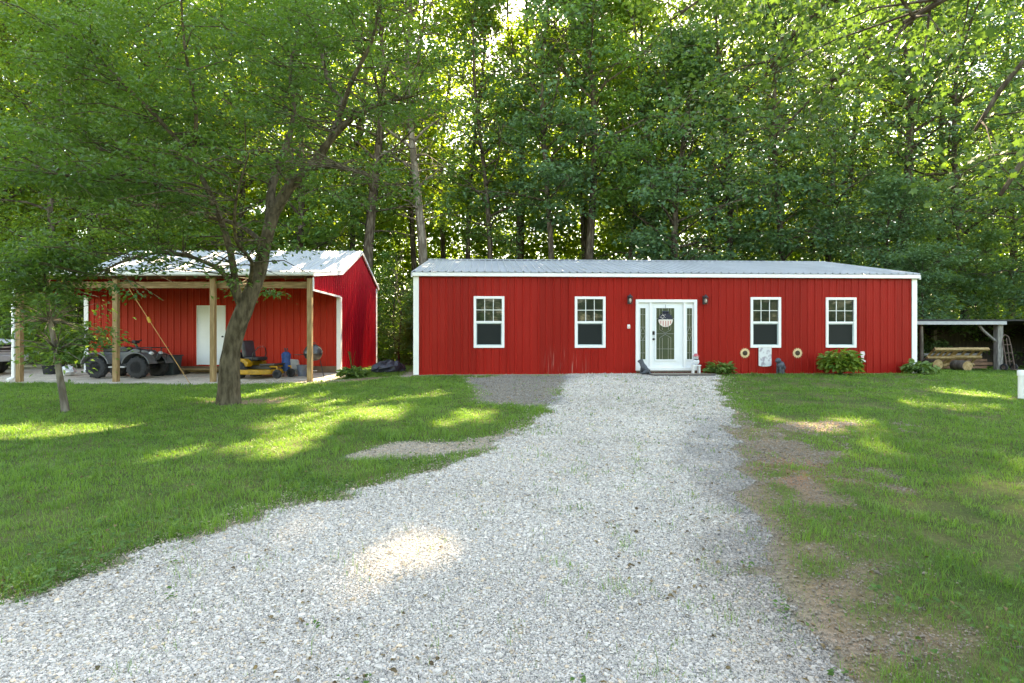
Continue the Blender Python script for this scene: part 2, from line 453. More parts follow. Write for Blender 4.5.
# gravel drive: its own sheet a little above the soil
def gravel_mat():
    m, t, b = nodes('white_gravel')
    N, L = t.nodes, t.links
    at = N.new('ShaderNodeAttribute'); at.attribute_name = 'C'
    tc = N.new('ShaderNodeTexCoord')
    vo = N.new('ShaderNodeTexVoronoi'); vo.inputs['Scale'].default_value = 62
    L.new(tc.outputs['Object'], vo.inputs['Vector'])
    sp = N.new('ShaderNodeSeparateColor'); L.new(vo.outputs['Color'], sp.inputs[0])
    mr = N.new('ShaderNodeMapRange'); mr.inputs[3].default_value = .45; mr.inputs[4].default_value = 1.2; L.new(sp.outputs[0], mr.inputs[0])
    d = N.new('ShaderNodeMapRange'); d.inputs[1].default_value = .3; d.inputs[2].default_value = .75; d.inputs[3].default_value = 1; d.inputs[4].default_value = .45
    L.new(vo.outputs['Distance'], d.inputs[0])
    mu = N.new('ShaderNodeMath'); mu.operation = 'MULTIPLY'; L.new(mr.outputs[0], mu.inputs[0]); L.new(d.outputs[0], mu.inputs[1])
    mx = N.new('ShaderNodeMix'); mx.data_type = 'RGBA'; mx.blend_type = 'MULTIPLY'; mx.inputs['Factor'].default_value = 1
    L.new(at.outputs['Color'], mx.inputs['A']); L.new(mu.outputs[0], mx.inputs['B'])
    L.new(mx.outputs['Result'], b.inputs['Base Color'])
    b.inputs['Roughness'].default_value = .9; b.inputs['Specular IOR Level'].default_value = .2
    bp = N.new('ShaderNodeBump'); bp.inputs['Strength'].default_value = 1; bp.inputs['Distance'].default_value = .015; bp.invert = True
    L.new(vo.outputs['Distance'], bp.inputs['Height']); L.new(bp.outputs[0], b.inputs['Normal'])
    return m
def gravel_colour(x, y, k):
    c = np.array([.485, .448, .402]) * (1 + .25 * k['n3'][..., None] + .15 * k['n1'][..., None])
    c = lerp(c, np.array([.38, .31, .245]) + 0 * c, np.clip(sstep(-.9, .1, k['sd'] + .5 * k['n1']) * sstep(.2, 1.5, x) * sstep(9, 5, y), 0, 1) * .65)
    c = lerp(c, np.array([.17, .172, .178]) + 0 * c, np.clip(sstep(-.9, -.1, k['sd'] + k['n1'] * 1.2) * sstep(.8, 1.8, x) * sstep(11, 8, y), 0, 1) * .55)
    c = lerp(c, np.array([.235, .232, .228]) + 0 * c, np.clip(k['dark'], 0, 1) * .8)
    return c
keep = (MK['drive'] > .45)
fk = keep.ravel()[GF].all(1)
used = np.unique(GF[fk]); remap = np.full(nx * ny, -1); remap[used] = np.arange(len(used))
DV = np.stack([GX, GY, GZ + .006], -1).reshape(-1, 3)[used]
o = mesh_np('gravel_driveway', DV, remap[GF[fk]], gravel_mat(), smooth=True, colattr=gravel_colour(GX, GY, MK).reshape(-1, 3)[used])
tag(o, kind='structure', label='pale crushed stone driveway leading up to the red house', cat='driveway')

# ------------------------------------------------------------------ loose stones on the drive and its edges
def frustum(x, y, m=1.0):
    return np.abs(x) < .92 * y + m
def scatter(n, x0, x1, y0, y1, dens, rs, p=2):
    """n candidates, thinned so that density follows 1/y^p, then by the mask dens"""
    t = rs.rand(n)
    if p == 2: y = 1 / (1 / y0 + t * (1 / y1 - 1 / y0))
    else: y = y0 * (y1 / y0) ** t
    x = x0 + rs.rand(n) * (x1 - x0)
    k = frustum(x, y, .3); x, y = x[k], y[k]
    k = rs.rand(len(x)) < dens(x, y)
    return x[k], y[k]
ph = (1 + 5 ** .5) / 2
ICO = np.array([(-1, ph, 0), (1, ph, 0), (-1, -ph, 0), (1, -ph, 0), (0, -1, ph), (0, 1, ph), (0, -1, -ph), (0, 1, -ph), (ph, 0, -1), (ph, 0, 1), (-ph, 0, -1), (-ph, 0, 1)]) / math.hypot(1, ph)
ICF = np.array([(0, 11, 5), (0, 5, 1), (0, 1, 7), (0, 7, 10), (0, 10, 11), (1, 5, 9), (5, 11, 4), (11, 10, 2), (10, 7, 6), (7, 1, 8), (3, 9, 4), (3, 4, 2), (3, 2, 6), (3, 6, 8), (3, 8, 9), (4, 9, 5), (2, 4, 11), (6, 2, 10), (8, 6, 7), (9, 8, 1)])
def stone_mat():
    m, t, b = nodes('loose_stone')
    N, L = t.nodes, t.links
    at = N.new('ShaderNodeAttribute'); at.attribute_name = 'C'
    L.new(at.outputs['Color'], b.inputs['Base Color'])
    b.inputs['Roughness'].default_value = .9; b.inputs['Specular IOR Level'].default_value = .2
    return m
def stone_dens(x, y):
    k = masks(x, y)
    return np.clip(np.maximum.reduce([k['drive'], k['dirt'] * .34, k['dark'] * .6, k['spur'] * .6, k['apron'] * .25, sstep(.55, 0, k['sd']) * .22]), 0, 1)
OCT = np.array([(1, 0, 0), (-1, 0, 0), (0, 1, 0), (0, -1, 0), (0, 0, 1), (0, 0, -1)], float)
OCF = np.array([(0, 2, 4), (2, 1, 4), (1, 3, 4), (3, 0, 4), (2, 0, 5), (1, 2, 5), (3, 1, 5), (0, 3, 5)])
SV = []; SF = []; SC = []; base_i = 0
for (n_, ya_, yb_, shp, tri, med, fa, fb) in ((880000, 2.2, 4.8, ICO, ICF, .0044, -9, 3.2), (1300000, 3.2, 8.2, OCT, OCF, .0055, 3.2, 5.2), (1050000, 5.2, 17.2, OCT, OCF, .0075, 5.2, 99)):
    # each grade of stone fades into the next over a couple of metres
    fade = lambda x, y: (sstep(fa, fa + 1.6, y) if fa > 0 else 1) * (1 - (sstep(fb, fb + (1.6 if fb < 4 else 3.0), y) if fb < 50 else 0))
    sx1, sy1 = scatter(n_, -8, 8, ya_, yb_, lambda x, y: stone_dens(x, y) * fade(x, y), RS)
    ns = len(sx1); kv = len(shp)
    k = masks(sx1, sy1)
    size = np.clip(RS.lognormal(math.log(med), .45, ns), .0022, .021) * np.clip(.72 + sy1 / 16, .9, 1.6)
    size *= np.where(k['drive'] > .5, 1, .8)
    V = shp[None] * (1 + .26 * RS.randn(ns, kv, 1)) * size[:, None, None] * (np.array([1, .8, .6]) * (1 + .2 * RS.randn(ns, 1, 3)))
    a = RS.rand(ns) * 2 * pi; ca, sa = np.cos(a)[:, None], np.sin(a)[:, None]
    tl = RS.randn(ns) * .35; ct, st = np.cos(tl)[:, None], np.sin(tl)[:, None]
    X, Y, Z = V[..., 0], V[..., 1], V[..., 2]
    Y, Z = Y * ct - Z * st, Y * st + Z * ct
    X, Y = X * ca - Y * sa, X * sa + Y * ca
    V = np.stack([X + sx1[:, None], Y + sy1[:, None], Z + (gz(sx1, sy1) + .006 + size * .2)[:, None]], -1)
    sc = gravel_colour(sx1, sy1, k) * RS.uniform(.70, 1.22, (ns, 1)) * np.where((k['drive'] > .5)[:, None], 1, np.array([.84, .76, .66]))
    tint = RS.rand(ns, 1)
    sc = np.where(tint < .10, sc * np.array([1.05, .90, .74]), np.where(tint > .93, sc * np.array([.55, .57, .60]), sc))
    SV.append(V.reshape(-1, 3)); SF.append((tri[None] + (np.arange(ns) * kv)[:, None, None]).reshape(-1, 3) + base_i); SC.append(np.repeat(np.clip(sc, .01, .85), kv, 0)); base_i += ns * kv
o = mesh_np('gravel', np.concatenate(SV), np.concatenate(SF), stone_mat(), colattr=np.concatenate(SC))
tag(o, kind='stuff', label='loose pale crushed stones covering the drive', cat='gravel')
del SV, SF, SC

# ------------------------------------------------------------------ lawn grass
def grass_dens(x, y):
    k = masks(x, y)
    u = (x - HX) * cos(HT) + (y - HY) * sin(HT); v = -(x - HX) * sin(HT) + (y - HY) * cos(HT)
    inh = (u > -.05) & (u < 15.3) & (v > -.05)
    ins = (x > -15) & (x < -5.85) & (y > 16.9)
    tuft = .10 * (fbm(x, y, 5, 2, 31) > .68) * (k['drive'] > .3) + .30 * (k['drive'] > .3) * (fbm(x, y, 5.0, 3, 77) > .62) * sstep(-.5, .9, x) + .30 * sstep(.52, .66, fbm(x, y, 2.6, 3, 78)) * sstep(-.15, .3, k['sd']) * (x > 0)
    return np.where(inh | ins, 0, np.maximum(k['lawn'] ** 1.2, tuft))
bx, by = scatter(1500000, -24, 22, 2.3, 24.0, grass_dens, RS, 1)
nb = len(bx)
kk = masks(bx, by)
hgt = RS.uniform(.018, .060, nb) * (.25 + 1.0 * fbm(bx, by, 1.8, 4, 41) + .9 * sstep(.5, .8, fbm(bx, by, 6, 2, 43))) * np.where(kk['drive'] > .3, .95, np.clip(.55 + .6 * kk['lawn'], .5, 1.1))
rough_edge = sstep(.9, .0, kk['sd']) * (bx < 1)
hgt *= 1 + .9 * rough_edge * RS.rand(nb)
wid = np.clip(by * .0009, .0028, .012) * RS.uniform(.7, 1.4, nb)
az = RS.rand(nb) * 2 * pi
dx, dy = np.cos(az), np.sin(az)
lean = RS.uniform(.15, 1.0, nb) * hgt
z0 = gz(bx, by) - .004
P0 = np.stack([bx - dy * wid / 2, by + dx * wid / 2, z0], -1); P1 = np.stack([bx + dy * wid / 2, by - dx * wid / 2, z0], -1)
mxp, myp = bx + dx * lean * .35, by + dy * lean * .35
P2 = np.stack([mxp + dy * wid * .38, myp - dx * wid * .38, z0 + hgt * .6], -1); P3 = np.stack([mxp - dy * wid * .38, myp + dx * wid * .38, z0 + hgt * .6], -1)
P4 = np.stack([bx + dx * lean, by + dy * lean, z0 + hgt * .95], -1)
V = np.stack([P0, P1, P2, P3, P4], 1).reshape(-1, 3)
b5 = np.arange(nb) * 5
F = np.concatenate([np.stack([b5, b5 + 1, b5 + 2], -1), np.stack([b5, b5 + 2, b5 + 3], -1), np.stack([b5 + 3, b5 + 2, b5 + 4], -1)])
gv = np.clip(.45 + .26 * RS.randn(nb) + 1.2 * (fbm(bx, by, 1.4, 4, 51) - .5) + 1.0 * (fbm(bx, by, 5, 2, 52) - .5) + 1.0 * (fbm(bx, by, .25, 2, 57) - .5), 0, 1)
o = mesh_np('grass', V, F, GRASS, attrs={'v': np.repeat(gv, 5)})
tag(o, kind='stuff', label='mown green lawn grass on both sides of the drive', cat='grass')
del P0, P1, P2, P3, P4

# ------------------------------------------------------------------ foliage
# places where the photograph shows sunlight reaching the ground or a roof: leaves on the way to the sun are cut out to let it through
HOLES = [((-8.2, 8.8, .1), .75), ((-7.0, 8.9, .1), .7), ((-9.3, 8.6, .1), .7), ((-3.4, 9.4, .2), .55), ((-3.9, 11.2, .2), .65), ((-3.6, 10.3, .2), .7), ((-4.4, 12.6, .25), .6), ((-3.1, 8.0, .15), .5), ((-3.3, 7.2, .15), .45), ((-4.2, 7.0, .1), .35),
         ((-1.1, 8.9, .2), .5), ((-2.0, 9.6, .2), .5), ((-.5, 9.6, .2), .6), ((-2.2, 12.0, .3), .5),
         ((-.72, 3.6, .05), .34), ((-1.7, 4.4, .05), .16),
         ((4.6, 8.8, .3), .45), ((5.2, 9.0, .3), .35), ((4.3, 7.0, .2), .35), ((6.2, 6.2, .2), .35), ((8.5, 10.5, .4), .5), ((10, 13, .5), .6),
         ]
_h = random.Random(77)
HOLES = [(tuple(T[i] + (_h.gauss(0, r * .55) if i < 2 else 0) for i in range(3)), r * _h.uniform(.4, .95)) for T, r in HOLES for q in range(3)] if True else HOLES
for k in range(64):      # broken light over the shed roof
    yy = _h.uniform(16.9, 22.2); HOLES.append(((_h.uniform(-14.4, -6.1), yy, 3.65 + .27 * (yy - 16.9)), _h.uniform(.12, .42)))
for k in range(20):      # thin streaks over the house roof
    yy = _h.uniform(17.4, 21.4); xx = _h.choice([-1.2, .6, 3.2, 4.8, 6.6, 8.0, 9.6]) + _h.gauss(0, .5); HOLES.append(((xx, yy, 3.65 + .2 * (yy - 17)), _h.uniform(.06, .16)))
for yy in (17.8, 19.4, 20.6, 21.9, 23.2, 24.3):      # raking light down the shed's side wall
    for zz in (.9, 2.1, 3.3, 4.3): HOLES.append(((-5.9, yy, zz), .75))
def cull(P, rs):
    keep = np.ones(len(P), bool)
    sd = np.array(SD)
    c0 = P.mean(0); R0 = np.linalg.norm(P - c0, axis=1).max()
    for T, r in HOLES:
        vc = c0 - np.array(T); ac = vc @ sd
        if np.linalg.norm(vc - ac * sd) > R0 + 1.3 * r: continue
        v = P - np.array(T)
        al = v @ sd
        d = np.linalg.norm(v - al[:, None] * sd, axis=1)
        keep &= ~((al > .4) & (d < r * (.75 + .5 * rs.rand(len(P)))))
    return keep

def norm(a):
    return a / (np.linalg.norm(a, axis=-1, keepdims=True) + 1e-9)

QUAD = np.array([(0, 0, 0), (.45, .5, .10), (1, 0, -.08), (.45, -.5, .10)])
LOBED = np.array([(0, 0, 0), (.12, .20, .03), (.22, .58, .02), (.42, .30, .05), (.62, .62, 0), (.70, .22, .03), (1.05, 0, -.12), (.70, -.22, .03), (.62, -.62, 0), (.42, -.30, .05), (.22, -.58, .02), (.12, -.20, .03)])
def leaves(name, C, rc, n, L, wf, mat_, parent, rs, off=(0, 0, 0), flat=.22, droop=.25, up=1.0, shape=QUAD, culling=True, vbias=None):
    """sprays of leaves: C cluster centres (k,3), rc their radii, n leaves each, L leaf length"""
    k = len(C)
    C = np.repeat(C, n, 0); rr = np.repeat(rc, n)
    vb = np.repeat(rs.randn(k) * .16 + (vbias if vbias is not None else 0), n)
    q = rs.randn(len(C), 3) * np.array([.46, .46, flat]) * rr[:, None]
    rad = np.hypot(q[:, 0], q[:, 1])
    q[:, 2] -= droop * rad * rad / rr
    P = C + q
    if culling:
        kp = cull(P, rs)
        P, q, rr, vb = P[kp], q[kp], rr[kp], vb[kp]
    m = len(P)
    T = norm(np.c_[q[:, :2], 0 * rad[:len(q)]] if False else np.stack([q[:, 0], q[:, 1], np.zeros(m)], -1)) + rs.randn(m, 3) * np.array([.55, .55, .3])
    T[:, 2] -= .35
    T = norm(T)
    Nn = norm(np.array([0, 0, up]) + rs.randn(m, 3) * .55)
    B = norm(np.cross(Nn, T)); Nn = np.cross(T, B)
    ln = L * rs.uniform(.65, 1.3, m)
    sh = shape
    V = P[:, None] + (T[:, None] * sh[None, :, :1] + B[:, None] * sh[None, :, 1:2] * wf + Nn[:, None] * sh[None, :, 2:3]) * ln[:, None, None]
    V = V - np.array(off)
    kv = len(sh)
    F = np.arange(m * kv).reshape(m, kv)
    vv = np.clip(.42 + vb + .2 * rs.randn(m), 0, 1)
    return mesh_np(name, V.reshape(-1, 3), F, mat_, parent, {'v': np.repeat(vv, kv)})

def make_tree(name, x, y, H, Rr, cb, tint, label, cat, group, seed, lean=(0, 0), tr=.2, leafL=.17, per=46, nb=34, bark=BARK, up_angle=.5, sub=7, rcl=(.45, .95)):
    rs = np.random.RandomState(seed); rr = random.Random(seed)
    z0 = g(x, y) - .05
    e = root(name, (x, y, z0), 0, label, cat, group)
    mb = MB()
    nP = 9; tp = []
    wx, wy = rr.uniform(0, 6), rr.uniform(0, 6)
    for i in range(nP):
        t = i / (nP - 1)
        tp.append(Vector((lean[0] * t * H + .034 * H * t * sin(wx + 6 * t), lean[1] * t * H + .03 * H * t * sin(wy + 5 * t), t * H * .95)))
    rad = [tr * (1.25 if i == 0 else 1) * (1 - .86 * (i / (nP - 1)) ** .9) for i in range(nP)]
    mb.tube(tp, rad, 9)
    def trunk_at(t):
        f = t * (nP - 1); i = min(int(f), nP - 2); return tp[i].lerp(tp[i + 1], f - i), rad[i] + (rad[i + 1] - rad[i]) * (f - i)
    C = []; RC = []
    for b in range(nb):
        t = cb + (.97 - cb) * ((b + rr.random()) / nb) ** 1.05
        p, r0 = trunk_at(min(t, .999))
        s = (t - cb) / (1 - cb)
        ln = Rr * (.5 + .5 * min(1, s / .2)) * max(.32, math.sqrt(max(0, 1 - (max(0, s - .2) / .8) ** 2.2))) * rr.uniform(.55, 1.25)
        a = b * 2.39996 + rr.uniform(-.5, .5)
        el = up_angle * rr.uniform(.3, 1.2) + .55 * s
        d = Vector((cos(a) * cos(el), sin(a) * cos(el), sin(el)))
        pts = [p]; q = p.copy()
        dd = d.copy()
        for j in range(4):
            q = q + dd * ln / 4; pts.append(q.copy())
            dd = (dd + Vector((rr.uniform(-.25, .25), rr.uniform(-.25, .25), rr.uniform(-.3, .1)))).normalized()
        br = max(.018, min(r0 * .55, .02 + ln * .016))
        mb.tube(pts, [br, br * .75, br * .5, br * .32, br * .15], 5, False)
        for j in range(sub):
            f = .3 + .72 * (j + rr.random()) / sub
            i = min(3, int(f * 4)); c = pts[i].lerp(pts[i + 1], min(1.1, f * 4 - i))
            sp = ln * .22
            c2 = c + Vector((rr.gauss(0, sp), rr.gauss(0, sp), rr.gauss(0, sp * .6)))
            if (c2 - c).length > .35: mb.tube([c, c.lerp(c2, .5) + Vector((0, 0, .08)), c2], [br * .3, br * .2, .008], 4, False)
            C.append(c2); RC.append(rr.uniform(*rcl))
    mb.build('trunk', bark, e, smooth=True)
    C = np.array([(c.x + x, c.y + y, c.z + z0) for c in C]); RC = np.array(RC)
    if H > 12:       # bare inner trunk: the twigs near the stem have died back in the shade
        th_ = np.clip((C[:, 2] - z0) / H, 0, 1)
        side = np.abs(C[:, 0] - x - lean[0] * (C[:, 2] - z0)) < .75
        k_ = ~(side & (C[:, 1] < y + .4) & (th_ < .74) & (th_ > .22) & (rs.rand(len(C)) < .62))
        C, RC = C[k_], RC[k_]
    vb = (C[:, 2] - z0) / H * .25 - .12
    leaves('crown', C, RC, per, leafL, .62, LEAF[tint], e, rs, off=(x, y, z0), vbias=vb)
    return e

LAND = [(-9999, 40, 'left of the open shed'), (40, 110, 'behind the left end of the shed'), (110, 180, 'behind the strap side of the shed roof'), (180, 250, 'behind the shed\'s white door'), (250, 330, 'behind the kettle grill end of the shed'), (330, 372, 'behind the shed\'s red side wall'),
        (372, 418, 'in the gap between shed and house'), (418, 470, 'behind the house corner nearest the shed'), (470, 515, 'behind the house window nearest the shed'), (515, 572, 'behind the wall between the two windows nearest the shed'), (572, 625, 'behind the window beside the doorbell'),
        (625, 705, 'behind the front door'), (705, 748, 'behind the wall just past the front door'), (748, 785, 'behind the window between the sunflowers'), (785, 825, 'behind the wall past the second sunflower'), (825, 862, 'behind the window over the shrub'),
        (862, 915, 'behind the house corner nearest the lean-to'), (915, 975, 'behind the stacked pallets'), (975, 1030, 'behind the lean-to post'), (1030, 9999, 'past the lean-to')]
def landmark(x, y):
    px = 512 + 569 * x / y
    for a, b, s in LAND:
        if a <= px < b: return s
LOOK = ['dark green', 'mid green', 'yellow-green', 'blue-green']
ROWW = ['front-row', 'second-row', 'deep third-row']
rows = [
 # x, y, H, R, crown base, tint, trunk radius, pale bark
 [(-29, 29, 21, 4, .2, 1, .2, 0), (-25.0, 27.5, 20, 3.6, .3, 2, .2, 0), (-21.3, 29, 22, 3.6, .22, 1, .2, 0), (-17.8, 28, 21, 3.8, .25, 0, .18, 0), (-14.2, 29.5, 22, 3.6, .25, 2, .18, 0), (-10.6, 28.6, 21, 3.4, .25, 1, .2, 0), (-7.1, 28.2, 21, 3.0, .32, 0, .27, 0),
  (-4.45, 29.3, 24, 3.0, .30, 1, .24, 1), (-1.2, 30.2, 22, 2.8, .28, 0, .15, 0), (2.0, 29.2, 23, 2.8, .30, 3, .16, 0), (3.9, 29.6, 24, 2.9, .34, 1, .22, 0), (6.4, 31.0, 22, 2.8, .25, 1, .14, 0), (8.3, 29.0, 15, 3.4, .26, 3, .20, 0), (11.4, 30.5, 23, 3.4, .24, 0, .17, 0), (14.0, 29.4, 21, 3.2, .22, 3, .16, 0),
  (17.0, 30.5, 22, 3.2, .24, 3, .16, 0), (19.8, 29.3, 24, 3.4, .33, 0, .27, 0), (23.0, 28.8, 20, 3.6, .16, 3, .18, 0), (26.6, 28.5, 21, 3.8, .14, 3, .2, 0), (30.5, 29, 20, 4, .15, 0, .2, 0)],
 [(-31, 35, 22, 4, .2, 1, .2, 0), (-26.4, 34, 22, 3.6, .3, 2, .18, 0), (-22, 35.5, 23, 3.8, .3, 1, .18, 0), (-18, 34.2, 22, 3.6, .3, 2, .18, 0), (-13.6, 35.6, 24, 3.6, .3, 1, .2, 0), (-9.4, 34.5, 22, 3.4, .3, 2, .18, 0), (-5.9, 36, 24, 3.4, .34, 2, .18, 0), (-2.6, 34.6, 23, 3.0, .34, 1, .16, 0),
  (.7, 35.6, 24, 3.2, .36, 2, .18, 0), (4.6, 36, 24, 3.2, .36, 1, .18, 0), (8.8, 34.8, 23, 3.2, .3, 2, .2, 0), (12.8, 35.6, 24, 3.4, .3, 1, .18, 0), (16.6, 35, 23, 3.4, .3, 2, .18, 0), (21, 35.4, 24, 3.6, .3, 1, .2, 0), (25.6, 34.6, 22, 3.8, .24, 0, .2, 0), (30.5, 35, 22, 4, .2, 1, .2, 0)],
 [(-36, 43, 23, 4.4, .2, 1, .2, 0), (-29, 42, 24, 4.2, .3, 2, .2, 0), (-23, 43.5, 24, 4, .3, 2, .2, 0), (-16.5, 42, 24, 4, .3, 1, .2, 0), (-10.5, 43, 25, 3.8, .34, 2, .2, 0), (-5, 42.4, 25, 3.6, .36, 2, .2, 0), (.4, 43, 25, 3.6, .38, 2, .2, 0), (5.6, 42.2, 25, 3.6, .36, 2, .2, 0), (11, 43.2, 25, 3.8, .34, 2, .2, 0), (16.8, 42.4, 24, 4, .32, 2, .2, 0), (23, 43, 24, 4, .3, 2, .2, 0), (29.5, 42.6, 24, 4.2, .3, 1, .2, 0), (36.5, 43, 23, 4.4, .2, 1, .2, 0)]]
GRP = 'woodland trees rising behind the buildings'
for ri, row in enumerate(rows):
    for i, (x, y, H, Rr, cb, tint, tr, pale) in enumerate(row):
        lab = '%s %s forest tree%s, %s' % (LOOK[tint], ROWW[ri], ' with thick pale trunk' if pale else '', landmark(x, y))
        make_tree('forest_tree', x, y, H + [3, 7, 10][ri], Rr * 1.32, cb * .9, tint, lab, 'tree', GRP, 100 + ri * 50 + i, (R.uniform(-.03, .03), R.uniform(-.02, .02)), tr * 1.2,  # rear rows made taller so their shade reaches the foreground
                  leafL=[.19, .23, .29][ri] * R.uniform(.78, 1.35), per=[40, 36, 32][ri], nb=[52, 44, 36][ri], sub=[9, 8, 7][ri], bark=BARK_PALE if pale else BARK, rcl=[(.4, .95), (.5, 1.1), (.7, 1.4)][ri])
# trees nearer the camera on both flanks
for i, (x, y, H, Rr, cb, tint, lab) in enumerate([
        (-22.5, 20.5, 17, 3.6, .2, 2, 'yellow-green broad tree beyond the parked pickup, beside the drive apron'), (-19.6, 24.6, 19, 3.4, .22, 1, 'mid green tall tree behind the pickup and white downspout'),
        (-16.6, 26.3, 14, 3.0, .25, 2, 'yellow-green slim tree rising close behind the shed\'s back corner'),
        (22.0, 22.5, 15, 3.6, .14, 3, 'blue-green layered tree past the lean-to, branches hanging beside its roof'), (26.0, 20.0, 17, 4.0, .12, 0, 'dark green wide tree past the hand cart'),
        (17.6, 26.4, 8.5, 2.8, .25, 3, 'low blue-green tree right behind the lean-to roof')]):
    make_tree('broadleaf_tree', x, y, H, Rr, cb, tint, lab, 'tree', 'trees flanking the two buildings', 400 + i, (0, 0), .17, .15, 56, 34, sub=8)
# saplings that fill the gaps
for i, (x, y, H, Rr, tint, lab) in enumerate([
        (-5.2, 26.2, 4.6, 1.5, 0, 'dark leafy sapling in the gap just behind the shed'), (-3.9, 25.4, 3.4, 1.3, 0, 'short leafy sapling behind the house corner beside the gap'), (-5.9, 28.6, 6.0, 1.8, 1, 'taller mid green sapling deep in the gap between the buildings'),
        (17.2, 23.8, 5.2, 1.9, 3, 'bushy blue-green sapling behind the stacked pallets'), (20.4, 25.0, 6.0, 2.2, 0, 'dark green sapling behind the lean-to post'), (23.4, 24.6, 5.2, 2.2, 3, 'blue-green sapling behind the hand cart'), (15.0, 24.8, 4.4, 1.6, 0, 'dark green sapling by the far house corner'),
        (-17.2, 22.6, 4.6, 1.7, 1, 'mid green sapling behind the white downspout post'), (-19.8, 21.6, 3.8, 1.7, 0, 'dark green sapling behind the pickup'), (-23.2, 23.8, 5.0, 2.0, 2, 'yellow-green sapling far behind the pickup')]):
    make_tree('sapling', x, y, H, Rr, .05, tint, lab, 'sapling', 'saplings at the edge of the wood', 500 + i, (0, 0), .05, .12, 60, 22, sub=7, rcl=(.3, .6))

def mass(name, x0, x1, y0, y1, zf, ncl, per, L, tint, label, seed, rc=(.7, 1.5), trunks=0, culling=True):
    rs = np.random.RandomState(seed)
    cx = rs.uniform(x0, x1, ncl); cy = rs.uniform(y0, y1, ncl)
    z = zf(rs.rand(ncl), cx, cy)
    e = leaves(name, np.stack([cx, cy, gz(cx, cy) + z], -1), rs.uniform(*rc, ncl), per, L, .62, LEAF[tint], None, rs, culling=culling)
    tag(e, kind='stuff', label=label, cat='vegetation')
    return e
mass('distant_woods', -70, 70, 50, 66, lambda t, x, y: .5 + 30 * t ** 1.5, 9000, 36, .38, 2, 'far leafy woods seen through the trees', 61, (1.0, 2.0))
mass('forest_backdrop', -60, 60, 47, 54, lambda t, x, y: .3 + 17 * t, 8200, 38, .36, 1, 'leafy thicket closing the view between the trunks', 64, (.9, 1.7))
mass('undergrowth', -45, 45, 26.8, 48, lambda t, x, y: .1 + 4.5 * t ** 1.6, 4200, 34, .17, 1, 'low leafy undergrowth on the forest floor', 62, (.5, 1.0))
mass('woods_across_road', -55, 55, -34, -26, lambda t, x, y: .3 + 13 * t, 2400, 34, .55, 0, 'woods across the road, mirrored in the window glass', 63, (1.2, 2.4), culling=False)

